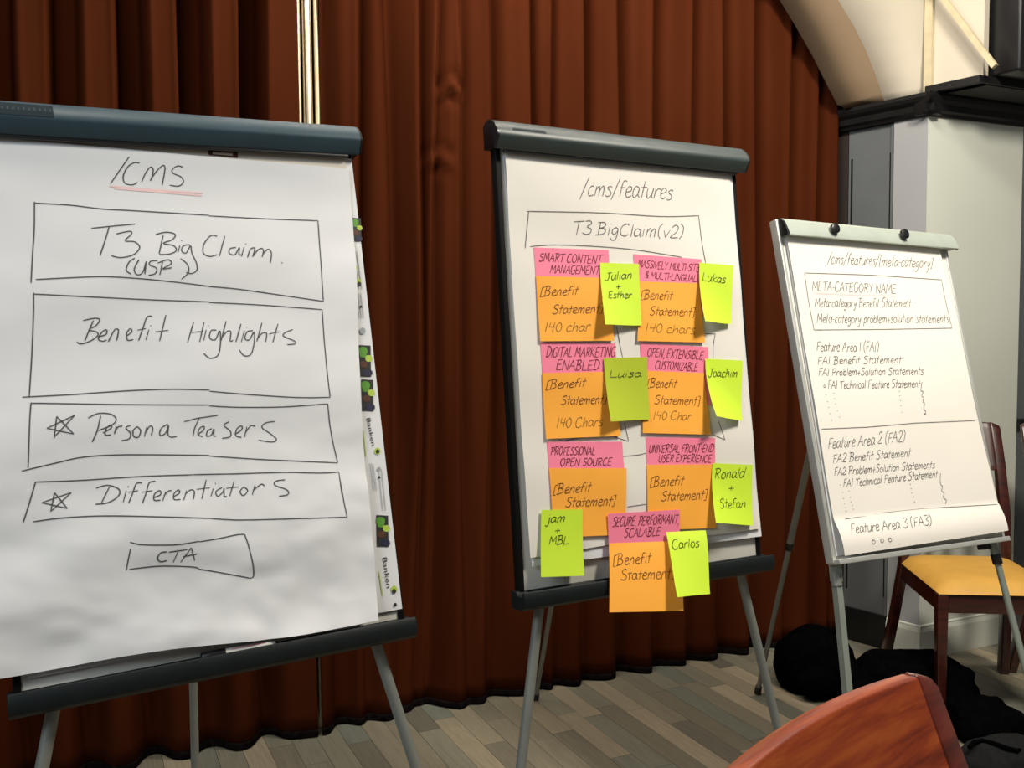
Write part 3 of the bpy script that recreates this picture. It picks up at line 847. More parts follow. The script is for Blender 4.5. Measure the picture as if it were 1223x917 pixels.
d = Vector((q2[0] - q1[0], q2[1] - q1[1])).normalized() * .70
bl = (q1[0] + d.x, q1[1] + d.y)
tr = B1.uv(416.3, 201.5, .012); tm = B1.uv(230, 185, .012)
k = (tm[1] - tr[1]) / (tm[0] - tr[0]); tl = (tr[0] - .70, max(0.0, tr[1] - k * .70))
def edge1(s, t, u, v):
    if t > .9: v += 0.004 * math.sin(s * 9 + 1) * (t - .9) * 10
    if s > .8: u += 0.0035 * math.sin(t * 8.5) * (s - .8) * 5
    return u, v
fs1 = sheet(B1, [tl, tr, q1, bl], w1, 'front_sheet', 'paper', p1, 60, 90, edge=edge1)
sheet(B1, [(0.016, 0.0), (tr[0] - .004, 0.0), (tr[0] - .004, 0.09), (0.016, 0.09)], lambda u, v: .0085, 'header_strip', 'paper_beige', p1, 4, 3)
# small printed mark in the header strip
def quadpx(B, pts, w, name, m, parent):
    vs = [B.P(*B.uv(x, y, w), w) for x, y in pts]
    return link(name, vs, [tuple(range(len(vs)))], m, parent)
quadpx(B1, [(249, 178), (284, 181), (284, 188.5), (249, 185)], .0095, 'header_print', 'print_brown', p1)
quadpx(B1, [(254, 181), (278, 183), (278, 186), (254, 184)], .0100, 'header_print', 'paper_beige', p1)

def Z(ox, oy, sc_, strokes):
    out = []
    for st in strokes.split('|'):
        st = st.strip(); straight = st.startswith('!'); st = st.lstrip('!')
        P = [tuple(float(q) for q in p.split(',')) for p in st.split()]
        P = [(ox + x / sc_, oy + y / sc_) for x, y in P]
        out.append(P if straight else smooth_line(P, 5))
    return out
R1 = (0, 110, 3.668); R2_ = (230, 110, 3.668); R3_ = (0, 340, 3.668); R4 = (230, 340, 3.668); R5 = (0, 570, 2.643); R6 = (230, 570, 2.643)
st = []
st += Z(*R1, '!485,398 567,280|612,308 590,306 560,325 541,365 548,395 580,403 603,392|622,388 640,350 660,325 672,335 668,365 660,385|662,378 690,340 715,318 724,325 722,350 712,404|803,325 780,320 757,335 760,352 795,368 805,390 785,408 745,404')
st += Z(*R1, '151,478 150,600 142,720 136,835|150,484 300,492 450,510 600,518 917,537|157,820 300,813 450,808 600,816 750,830 917,850')
st += Z(*R2_, '73,540 300,551 552,560|552,560 560,700 568,850 573,914|73,851 200,862 400,890 573,916')
st += Z(*R1, '400,596 500,585 592,576|478,590 460,650 438,716|510,620 570,608 575,622 548,650 590,655 612,680 585,712 530,725 487,716')
st += Z(*R1, '715,625 705,670 697,708|683,622 730,612 768,622 755,645 715,662 760,672 772,695 740,710 697,712|!788,672 780,700|!795,648 797,652|832,668 805,672 795,695 815,705 835,672 840,705 860,750 862,780 840,795 815,790')
st += Z(*R1, '590,728 565,745 553,780 575,798|608,735 588,775 600,800 625,790 640,742|!640,742 634,798|690,738 660,742 655,758 685,772 680,795 650,803|!712,742 700,802|690,750 735,735 750,752 712,775 752,770|790,730 820,755 825,790 795,820')
st += Z(*R2_, '108,630 80,628 50,665 47,705 75,720 108,712|!142,630 130,670 118,718|190,680 165,685 160,705 185,712 205,680 203,710 215,712|!225,680 214,720|!232,662 234,666|240,725 252,690 268,682 272,690 262,722|262,722 285,692 305,685 310,700 304,722|306,712 330,688 345,705 340,748|!390,746 394,750')
st += Z(*R3_, '147,34 147,120 140,300 128,490|145,40 300,48 600,62 917,73|98,492 300,482 550,465 750,458 917,462')
st += Z(*R4, '73,76 300,87 568,108|568,108 578,250 590,400 600,492|73,467 200,478 450,494 600,494')
st += Z(*R3_, '410,155 390,200 372,245|365,155 415,145 438,152 420,178 390,195 425,205 428,222 395,245 355,257 338,248|435,225 465,215 468,195 448,205 432,235 450,245 468,240|475,248 500,200 512,192 520,200 512,242|555,222 578,205 572,190 555,212 560,240 585,238|667,135 645,140 630,180 608,243|!603,197 640,190|!653,195 640,240|!661,176 663,180|!728,130 700,245|!680,205 738,198')
st += Z(*R3_, '!850,160 822,252|!895,162 875,250|!835,208 890,203')
st += Z(*R4, '!60,197 49,243|!70,176 72,180|105,198 82,200 75,232 100,240 120,200 122,260 110,310 75,322 48,300|!148,158 125,245|125,235 150,205 168,205 165,245 178,243|!213,170 190,250|!228,200 214,250|!238,182 240,186|265,200 240,205 230,235 250,240 270,205 270,255 255,305 225,310 205,285|!305,165 282,248|282,240 305,212 325,212 320,250|!375,170 352,252|!335,215 380,205|440,195 405,210 400,225 445,245 450,258 415,262')
st += Z(*R3_, '136,516 130,600 123,803|133,519 200,520 500,525 917,527|95,817 250,780 370,755 550,745 917,747|!237,673 248,578 322,655 205,630 327,573 240,665')
st += Z(*R4, '73,531 200,537 400,535 590,522|590,522 605,640 636,778|73,750 300,765 636,780')
st += Z(*R3_, '440,575 425,640 403,690|385,585 430,565 485,568 508,590 490,615 430,640|450,650 485,630 485,615 465,630 460,658 485,658|!508,620 500,655|500,650 515,625 535,620|572,616 550,628 570,650 565,675 530,684|600,622 582,640 585,665 605,668 615,640 600,622|!632,665 641,625|635,650 655,620 668,628 662,660|735,610 705,630 700,660 725,650 738,615 735,655 750,668 775,663')
st += Z(*R4, '!-38,600 20,585 110,572|!28,586 10,625 2,662|22,655 48,637 50,620 32,628 24,655 45,665|85,630 66,640 62,662 82,658 94,630 93,660 104,662|160,600 137,615 165,640 165,665 130,672|185,655 215,635 215,618 195,630 190,660 215,668|!238,622 228,667|230,650 255,618 275,620|360,598 320,605 305,625 340,650 368,675 350,688 290,680')
st += Z(*R5, '112,15 90,90 73,143|112,15 250,10 400,0 480,-4 607,-8|105,140 200,128 330,122 500,125 661,130|!160,108 172,48 212,98 132,80 225,48 160,108')
st += Z(*R4, '0,832 200,828 400,822 560,825 640,820|640,820 648,917')
st += Z(*R6, '462,-3 472,70 482,126|53,130 150,135 350,130 482,126')
st += Z(*R5, '!345,30 320,80|303,34 340,25 375,38 372,60 340,80 300,85|!398,42 388,78|!403,28 405,31|447,18 430,20 418,50 405,82|!405,47 435,42|490,12 470,18 460,50 448,82|!448,47 480,42|482,65 505,55 503,42 487,52 485,72 505,72|!522,45 512,75|516,58 530,44 540,42|545,62 565,50 562,40 548,52 548,70 568,70|!588,42 578,72|582,55 600,40 612,45 608,70|!650,8 635,68|!620,38 661,33')
st += Z(*R6, '!64,35 56,60|!70,18 72,21|92,32 72,45 78,60 95,45 98,35 98,60 106,60|!130,12 115,60|!105,35 145,30|160,30 148,45 158,58 172,42 160,30|!195,25 186,56|188,42 215,22 225,28|290,8 262,12 258,25 295,40 297,55 270,60')
st += Z(*R5, '408,205 450,213 550,213 625,202|!410,225 397,293|407,290 500,280 600,282 625,287|525,235 505,238 495,255 505,266 525,262|!530,236 588,228|!560,232 545,268|!568,268 600,222 612,262|!575,250 618,242')
st += Z(*R6, '17,204 80,193 150,180 165,195 185,270 190,310 180,318|180,318 100,303 17,289')
for part in by_section(st, (232, 346, 478, 561, 630)): ribbons(B1, part, 0.0021, w1, .016, 'handwriting', 'ink', fs1)
for i, s_ in enumerate(('478,410 690,428 890,440', '500,420 700,436 885,451')):
    ribbons(B1, Z(*R1, s_), 0.0035, w1, .014, 'underline', 'pink_highlighter', fs1)

# printed matter on the sheet behind
def font_px(B, txt, x0, y0, x1, y1, cap_px, w, name, m, parent):
    cu = bpy.data.curves.new('print', 'FONT'); cu.body = txt; cu.resolution_u = 3
    to = bpy.data.objects.new('print_tmp', cu); COL.objects.link(to)
    dg = bpy.context.evaluated_depsgraph_get(); dg.update()
    me = to.evaluated_get(dg).to_mesh()
    vs = [v.co.copy() for v in me.vertices]; fs = [tuple(p.vertices) for p in me.polygons]
    to.evaluated_get(dg).to_mesh_clear(); bpy.data.objects.remove(to); bpy.data.curves.remove(cu)
    xm = max(v.x for v in vs); X0 = min(v.x for v in vs); ym = 0.70
    L = math.hypot(x1 - x0, y1 - y0); dx, dy = (x1 - x0) / L, (y1 - y0) / L; nx, ny = dy, -dx
    out = []
    for v in vs:
        a = (v.x - X0) / (xm - X0) * L; b = v.y / ym * cap_px
        out.append(B.P(*B.uv(x0 + dx * a + nx * b, y0 + dy * a + ny * b, w), w))
    return link(name, out, fs, m, parent)
PW = .0078
def keyhole(B, cx_, cy_, r, m, ang=0, body=1.7):
    pts = []
    for i in range(14):
        t = math.radians(-60 + 300 * i / 13 + 0)
        pts.append((cx_ + r * math.sin(t + math.pi * 0 - math.radians(90)) , cy_ - r * math.cos(t - math.radians(90)) * 1))
    return pts
def group_px(x, y, s_=1.0):
    # interlocking rounded motifs, green / lime / brown / navy from top to bottom
    def blob(cx_, cy_, wx, hy, m, dx, dz=0.0):
        pts = [(cx_ + wx * math.cos(t * math.pi / 8) + dx * math.sin(t * math.pi / 8) * .15, cy_ + hy * math.sin(t * math.pi / 8) * (1 + .12 * math.cos(t * math.pi / 4))) for t in range(16)]
        quadpx(B1, pts, PW + dz, 'printed_motif', m, prn)
    def sq(x0, y0, x1, y1, m, dz=0.0):
        quadpx(B1, [(x0, y0), (x1, y0 + .6), (x1 + .6, y1), (x0 + .8, y1 - .6)], PW + dz, 'printed_motif', m, prn)
    sq(x, y, x + 14 * s_, y + 38 * s_, 'print_black')
    blob(x + 5 * s_, y + 7 * s_, 5.5 * s_, 5.5 * s_, 'print_green', 2, .0002)
    sq(x + 1, y + 9 * s_, x + 9 * s_, y + 15 * s_, 'print_green', .0003)
    blob(x + 12 * s_, y + 16 * s_, 4.2 * s_, 4.5 * s_, 'print_lime', 2, .0004)
    blob(x + 6 * s_, y + 23 * s_, 4.5 * s_, 4.5 * s_, 'print_brown', 2, .0005)
    blob(x + 11 * s_, y + 33 * s_, 5.5 * s_, 4.5 * s_, 'print_navy', 2, .0005)
group_px(428.5, 412); group_px(431.5, 453); group_px(449.5, 615)
group_px(420.5, 260, .75); 
font_px(B1, 'Banken', 437.8, 499.5, 443.8, 532.5, 4.6, PW, 'printed_text', 'print_black', prn)
font_px(B1, 'Banken', 456.8, 666, 461.8, 702, 5.2, PW, 'printed_text', 'print_black', prn)
m = MB()
def lines_px(x0, y0, x1, y1, n, gap, wd, mt):
    sts = [[(x0 + gap * i, y0), (x1 + gap * i, y1)] for i in range(n)]
    ribbons(B1, sts, wd, w1b, PW, 'printed_text', mt, prn, eps=.0014)
lines_px(434, 514, 437, 545, 1, 2, .0018, 'print_lime')
lines_px(441.5, 553, 446, 586, 3, 2.0, .0011, 'print_grey')
lines_px(452.5, 682, 457, 712, 1, 2, .0018, 'print_lime')
lines_px(423, 300, 429, 345, 2, 3.0, .0016, 'print_grey')
lines_px(425.5, 350, 429, 380, 3, 2.6, .0014, 'print_grey')
lines_px(452, 560, 457, 610, 2, 3.5, .0014, 'print_grey')
for (x, y, r, mt) in ((450.8, 538.5, 3.6, 'print_lime'), (451, 539, 2.2, 'print_black'), (452.5, 560, 2.2, 'print_grey'), (453, 570, 1.4, 'print_black'),
                      (470.6, 703.5, 3.8, 'print_lime'), (470.6, 706, 2.6, 'print_black'), (428.5, 336, 3.2, 'print_lime'), (429, 339, 2.4, 'print_black'),
                      (431, 366, 1.4, 'print_black'), (472, 722, 2.0, 'print_black'), (433, 395, 3.5, 'print_grey'), (424.5, 320, 2.6, 'print_lime')):
    quadpx(B1, [(x + r * math.cos(t * math.pi / 5), y + r * 1.15 * math.sin(t * math.pi / 5)) for t in range(10)], PW + (.0005 if mt == 'print_lime' else .0009), 'printed_motif', mt, prn)

# marker in the tray of the first easel
def TR1(u, dv, dw): return B1.P(u, B1.H + dv, dw)
ua = B1.uv(241, 783, .03)[0]; ub = B1.uv(330, 765, .03)[0]
mk = empty('marker_pen', TR1((ua + ub) / 2, .004, .024), B1.a)
tag(mk, 'white marker pen with black cap and pink stripe in the left easel tray', 'marker')
um = ua + (ub - ua) * .32
yv, wv = -.0045, .018
MB().tube([TR1(um, yv, wv), TR1(ub - .01, yv, wv), TR1(ub, yv, wv)], [.008, .008, .005], 18).build('barrel', 'whiteboard', mk, True)
MB().tube([TR1(ua, yv, wv), TR1(ua + .003, yv, wv), TR1(um, yv, wv)], [.006, .0088, .0088], 18).build('cap', 'black_plastic', mk, True)
for k_ in range(2):
    MB().tube([TR1(um + .012, yv - .0050 + .0055 * k_, wv + .0055), TR1(ub - .02, yv - .0050 + .0055 * k_, wv + .0055)], .0011, 8).build('stripe', 'ink_on_pink' if k_ else 'note_pink', mk, True)

# ------------------------------------------------------------------ chart 2: pad, sheet writing, sticky notes
def w2(u, v):
    t = v / .9
    return 0.010 + 0.008 * t * t + 0.0014 * math.sin(17 * v + 4 * u) + 0.0010 * math.sin(29 * v - 9 * u) + .001 * noise.noise(Vector((u * 8, v * 10, 5)))
p2 = empty('flipchart_pad', B2.P(.35, .3, 0), B2.a)
tag(p2, 'cream paper pad on the middle easel, mostly covered by pink, orange and lime notes', 'paper pad')
def corners_px(B, pts, w): return [B.uv(x, y, w) for x, y in pts]
c_b = corners_px(B2, [(601, 186), (874, 210), (907, 640), (634, 676)], .006)
c_f = corners_px(B2, [(604, 184), (873, 208), (906, 630), (632, 664)], .014)
for c_ in (c_b, c_f):
    c_[0] = (c_[0][0], 0.0); c_[1] = (c_[1][0], 0.0)
sheet(B2, c_b, lambda u, v: w2(u, v) * .75 - .001, 'back_sheets', 'paper', p2, 20, 30, th=.002)
fs2 = sheet(B2, c_f, w2, 'front_sheet', 'paper_cream', p2, 50, 70, edge=lambda s, t, u, v: (u + (.003 * math.sin(t * 9) if s > .9 else 0) * 0, v + (.004 * math.sin(s * 7 + 2) if t > .97 else 0)))
st = text_px('/cms/features', 693, 233, 803, 238, 21, .16)
st += text_px('T3 BigClaim(v2)', 684, 279, 816, 284, 15, .16)
def L(s_): return [[tuple(float(q) for q in p.split(',')) for p in x.split()] for x in s_.split('|')]
st += [smooth_line(x, 4) for x in L('630,252 720,254 790,258 836,257|632,252 630,275 628,296|836,257 839,290 843,314|634,294 660,292 700,293 760,298 815,307')]
con = L('736,390 740.5,409|738,400 744,427|745.5,505 750.4,527|733,521.5 750.4,527|843,398.5 854.7,398.7 852,410|854,400 852,414 852,428|857,502 864.5,525|850,519 864.5,525|668,525 673,527 690,523 706,521|743,545 763,543 771,541|748,605 770,602')
for c_l in con: ribbons(B2, [c_l], .0018, w2, .013, 'drawn_line', 'ink_soft', fs2)
for part in by_section(st, (243, 330)): ribbons(B2, part, .0021, w2, .013, 'handwriting', 'ink_soft', fs2)
quadpx(B2, [(636, 648), (642, 648), (642, 655), (636, 655)], .0145, 'corner_mark', 'print_grey', fs2)

note_defs = []
def note(colour, pts, layer, lines, label, group, curl=(0, 0), lift=.004, ink=None, nw=.0019, pw=2.0):
    """curl = lift of the bottom-left and bottom-right corners in metres"""
    B = B2; base = .014 + layer * .0016
    cl = lambda c: c * .95
    ws = [base, base, base + lift + cl(curl[1]), base + lift + cl(curl[0])]
    cs = [B.uv(x, y, w_) for (x, y), w_ in zip(pts, ws)]
    TL, TR, BR, BL = cs
    cu = sum(p[0] for p in cs) / 4; v0 = (TL[1] + TR[1]) / 2; hh = (BL[1] + BR[1]) / 2 - v0; ww = (TR[0] + BR[0] - TL[0] - BL[0]) / 2
    ul = (TL[0] + BL[0]) / 2
    def wn(u, v):
        t = min(1.2, max(0, (v - v0) / hh)); s = min(1.05, max(0, (u - ul) / ww))
        b = w2(u, min(v, .90)) + .0012 + layer * .0016
        b += lift * t ** pw
        if curl[0]: q = max(0, t * .75 + (1 - s) * .75 - .62); b += curl[0] * q * q * 1.4
        if curl[1]: q = max(0, t * .75 + s * .75 - .62); b += curl[1] * q * q * 1.4
        return b
    mats = {'pink': 'note_pink', 'orange': 'note_orange', 'lime': 'note_lime', 'olive': 'note_olive'}
    c = B.P(cu, v0 + hh / 2, base)
    o = sheet(B, cs, wn, 'sticky_note', mats[colour], None, 12, 12, th=.0005, origin=c)
    tag(o, label, 'sticky note', group)
    inks = {'pink': 'ink_on_pink', 'orange': 'ink_on_orange', 'lime': 'ink_on_lime', 'olive': 'ink_on_lime'}
    a, b_ = [], []
    for ln in lines:
        tgt = b_ if ln[0].startswith('140') else a
        tgt += text_px(*ln)
    if a: ribbons(B, a, nw, wn, base + lift * .3, 'handwriting', ink or inks[colour], o, eps=.0007)
    if b_: ribbons(B, b_, nw, wn, base + lift * .7, 'handwriting', 'ink_ochre', o, eps=.0007)
    return o
GP, GO, GG = 'pink heading notes on the middle sheet', 'orange notes on the middle sheet', 'lime name notes on the middle sheet'
def pk(*a, **k): return note('pink', *a, group=GP, **k)
def og(*a, **k): return note('orange', *a, group=GO, **k)
def gn(*a, **k): return note('lime', *a, group=GG, **k)
pk([(638.5, 295), (728, 298), (731, 368), (643, 368)], 0, [('SMART CONTENT', 644, 311.6, 719, 314.6, 10), ('MANAGEMENT', 657, 325.5, 716, 327.5, 10)],
   'pink note headed smart content management, topmost on the left', lift=.0005)
pk([(757.6, 303), (838, 309.6), (841, 378), (762, 374)], 0, [('MASSIVELY MULTI-SITE', 762.5, 318.5, 835, 324.3, 8.5), ('& MULTI-LINGUAL', 771, 331.5, 832, 336.5, 8)],
   'pink note headed massively multi-site, topmost on the right', lift=.0005)
pk([(645.3, 408.8), (735, 409.8), (740, 480), (650, 482)], 0, [('DIGITAL MARKETING', 651.5, 426.5, 734.5, 426, 12), ('ENABLED', 663.5, 442, 715, 441.5, 12)],
   'pink note headed digital marketing enabled, left, second row', lift=.0005)
pk([(764.5, 409.4), (846, 414.4), (849, 484), (770, 480)], 0, [('OPEN, EXTENSIBLE,', 772.7, 425.5, 841, 429.5, 10), ('CUSTOMIZABLE', 782.6, 440, 833, 443, 9.5)],
   'pink note headed open, extensible, customizable, right, second row', lift=.0005)
pk([(653.2, 527.3), (742.7, 527.3), (746, 598), (657, 600)], 0, [('PROFESSIONAL', 656.8, 543.4, 709.6, 543, 9.5), ('OPEN SOURCE', 667.6, 556.3, 728.8, 555.5, 9)],
   'pink note headed professional open source, left, third row', lift=.0005)
pk([(770.8, 522), (852.8, 523), (854, 595), (773, 596)], 0, [('UNIVERSAL FRONT-END', 773.8, 540.5, 850.5, 539.5, 9.5), ('USER EXPERIENCE', 785, 551.6, 848, 552, 9)],
   'pink note headed universal front-end user experience, right, third row', lift=.0005)
og([(640.7, 329.3), (729, 331.5), (733.6, 406.8), (645.4, 407.4)], 1, [('[Benefit', 645, 353.6, 690, 352, 11.5), ('Statement]', 659.4, 374.5, 719, 374, 11.5), ('140 char', 649.6, 396.5, 704, 395, 12)],
   'orange note under the smart content management heading')
og([(764, 335.8), (835, 338), (842.2, 409), (761.5, 407)], 1, [('[Benefit', 765, 357, 803, 358, 11), ('Statement]', 775, 376, 829, 378.5, 11), ('140 chars', 769.6, 396.5, 829, 399, 11)],
   'orange note under the massively multi-site heading')
og([(647.3, 445.6), (736, 443.6), (741, 520.4), (652.7, 524)], 1, [('[Benefit', 651.3, 465, 698.7, 461.5, 11), ('Statement]', 669.7, 483, 723.5, 482, 11), ('140 Chars', 664, 511, 719, 508.5, 11.5)],
   'orange note under the digital marketing heading')
og([(768, 442.3), (841.4, 445.3), (848, 519), (767.3, 517)], 1, [('[Benefit', 773, 462.5, 808, 463, 11), ('Statement]', 781, 482, 835, 484.5, 11), ('140 Char', 779, 500.8, 824, 501.5, 10)],
   'orange note under the open, extensible heading')
og([(655, 559), (746.8, 559), (746, 638.4), (661, 641.5)], 1, [('[Benefit', 659, 590.4, 703.6, 586.5, 12), ('Statement]', 673.6, 605, 732.4, 603.5, 12)],
   'orange note under the professional open source heading')
og([(771.3, 555), (852, 554.6), (853.6, 630.4), (773, 633)], 1, [('[Benefit', 774.3, 581.5, 814.7, 579, 12), ('Statement]', 787.6, 597.8, 842.3, 596.5, 12)],
   'orange note under the universal front-end heading')
pk([(724.7, 613.4), (810.2, 608.3), (812, 668), (727, 672)], 5, [('SECURE, PERFORMANT,', 730, 628.6, 809, 624.8, 11), ('SCALABLE', 744, 641.6, 787, 639, 10.5)],
   'pink note headed secure, performant, scalable, lowest of the pink ones', lift=.001)
og([(726.4, 648.7), (811, 645.5), (814.4, 729), (727.3, 731)], 6, [('[Benefit', 730, 675.2, 775, 671.5, 13), ('Statement]', 737, 691.5, 800, 690, 13)],
   'orange note hanging lowest, over the black tray edge', lift=.036, pw=.8)
gn([(718, 313.3), (764, 314.9), (766, 388.8), (722.2, 387.5)], 2, [('Julian', 723, 334.6, 755, 332, 9.5, .14), ('+', 735, 345, 741, 345, 8), ('Esther', 724.5, 356.3, 753.6, 356, 8.5, .14)],
   'lime note with two names beside the smart content notes', curl=(.022, 0), nw=.0021)
gn([(835.7, 313.5), (876, 316.8), (873.4, 387), (841.6, 383.5)], 2, [('Lukas', 838.3, 335, 866, 338, 10)],
   'lime note at upper right edge, beside the multi-site notes', curl=(.030, 0), nw=.0021)
note('olive', [(721.4, 427.6), (773.4, 426.2), (775.5, 500.6), (729.2, 503.4)], 2, [('Luisa', 727, 450.5, 766, 450, 9)],
   'darker olive-green note in the second row, between the two columns', GG, curl=(.022, 0), nw=.0021)
gn([(842.8, 428.3), (887.5, 430.5), (884.5, 502.3), (854.9, 497)], 2, [('Joachim', 845.6, 449.8, 880.5, 450.5, 10.5)],
   'lime note at right edge, beside the open, extensible notes', curl=(.04, .0), nw=.0021)
gn([(645.5, 608.8), (694.7, 608), (696.4, 687), (644.8, 688.7)], 3, [('jam', 652, 624, 673.5, 623, 11), ('+', 661, 636, 667.5, 636, 8), ('MBL', 653.7, 649.8, 677, 649, 10)],
   'lime note at lower left corner of the middle sheet', lift=.010, nw=.0021)
gn([(850.3, 553), (898.4, 555), (896.9, 627.4), (854, 624)], 2, [('Ronald', 851.6, 571.4, 888, 570, 12), ('+', 868, 585.5, 875, 585.5, 8), ('Stefan', 853.3, 606.5, 888, 606, 11)],
   'lime note with two names at lower right, beside the universal front-end notes', curl=(.03, 0), nw=.0021)
gn([(794.6, 635.4), (840.3, 632.9), (845.8, 708.8), (807.7, 712.6)], 9, [('Carlos', 800, 655.6, 832, 652.5, 11)],
   'lime note lowest of all, beside the secure and scalable notes', curl=(.02, 0), lift=.042, pw=.7, nw=.0021)

# ------------------------------------------------------------------ chart 3: pad and writing
def w3(u, v):
    t = v / .9
    b = 0.010 + .003 * t + 0.0010 * math.sin(15 * v + 3 * u)
    q = max(0, v - .80) / .09
    b += .016 * math.sin(min(1.0, q) * math.pi * .62)
    return b
p3 = empty('flipchart_pad', B3.P(.35, .3, 0), B3.a)
tag(p3, 'white paper pad on the silver easel, dense lines of small handwriting, bottom curling forward', 'paper pad')
c_f = corners_px(B3, [(941, 284), (1122.5, 293), (1199, 634), (1004, 664)], .014)
c_f[0] = (c_f[0][0], 0.0); c_f[1] = (c_f[1][0], 0.0)
cbk = [(c_f[0][0] + .002, 0), (c_f[1][0] - .004, 0), (c_f[2][0] - .012, c_f[2][1] + .001), (c_f[3][0] - .006, c_f[3][1] - .001)]
sheet(B3, cbk, lambda u, v: .006, 'back_sheets', 'paper', p3, 4, 4, th=.004)
fs3 = sheet(B3, c_f, w3, 'front_sheet', 'paper_cream', p3, 40, 90, edge=lambda s, t, u, v: (u + (.003 * math.sin((t - .6) * 8) if t > .6 else 0) * (s - .5), v))
st = text_px('/cms/features/[meta-category]', 988.5, 314, 1114, 320, 12.5, .16)
st += text_px('META-CATEGORY NAME', 970.5, 346.5, 1071, 350, 11, .05)
st += text_px('Meta-category Benefit Statement', 974, 366, 1089, 366, 10.5, .05)
st += text_px('Meta-category problem+solution statements', 976.5, 385, 1134, 385, 10.5, .05)
st += text_px('Feature Area 1 (FA1)', 976, 419, 1050, 420, 12, .05)
st += text_px('FA1 Benefit Statement', 977, 435, 1077, 433.5, 9.5, .06)
st += text_px('FA1 Problem+Solution Statements', 978, 448.5, 1103, 447, 9, .06)
st += text_px('FA1 Technical Feature Statement', 989, 464, 1099, 462.5, 9.5, .06)
st += text_px('Feature Area 2 (FA2)', 989, 536, 1081, 527, 13, .08)
st += text_px('FA2 Benefit Statement', 995, 552.6, 1088, 544.5, 10, .08)
st += text_px('FA2 Problem+Solution Statements', 996.5, 567.7, 1117, 558.5, 9.5, .08)
st += text_px('FA1 Technical Feature Statement', 1007.5, 582, 1120, 570, 9.5, .08)
st += text_px('Feature Area 3 (FA3)', 1012, 637.5, 1108, 627.5, 12, .08)
st += L('961.5,325.6 1040,328 1125.6,333.6|961.5,325.6 966.4,358 973.5,393.6|973.5,393.6 1050,393 1138,391.5|1125.6,333.6 1131,360 1138,391.5|981.5,512.3 1036,510 1094,505 1165,502|1009,620 1058,612 1107,607 1190,602.4')
def dot(x, y, r=.6): return [[(x - r, y), (x + r, y)]]
for ox, oy, s_, pts in ((950, 390, 5.559, '205,452 215,498 222,535 232,578 243,620 258,440 262,478 268,512 280,558 295,600 692,428 695,458 700,490 703,525 710,568'),
                        (970, 500, 5.096, '190,448 195,485 200,515 205,540 210,562 228,440 235,478 240,505 248,528 253,550 600,398 605,425 610,450 618,475 625,505 175,402')):
    for p in pts.split():
        a, b = p.split(','); st += dot(ox + float(a) / s_, oy + float(b) / s_)
st += Z(950, 390, 5.559, '843,365 838,395 835,425 850,430 840,460 855,470 848,500 860,505 855,545 868,560 858,585 872,575')
st += Z(970, 500, 5.096, '785,330 782,365 785,400 795,410 790,440 805,450 800,480 818,495 810,518')
for x, y, r in ((985.4, 461, 1.2), (1037.7, 647.6, 2.0), (1048, 646, 2.0), (1057.3, 645, 2.0)):
    st.append([(x + r * math.cos(t * math.pi / 4), y + r * 1.2 * math.sin(t * math.pi / 4)) for t in range(9)])
for part in by_section(st, (324, 398, 505, 598)): ribbons(B3, part, .0021, w3, .014, 'handwriting', 'ink_soft', fs3)
ribbons(B3, L('973,349.5 1010,351 1072,353'), .005, w3, .014, 'underline', 'pink_highlighter', fs3, eps=.0004)

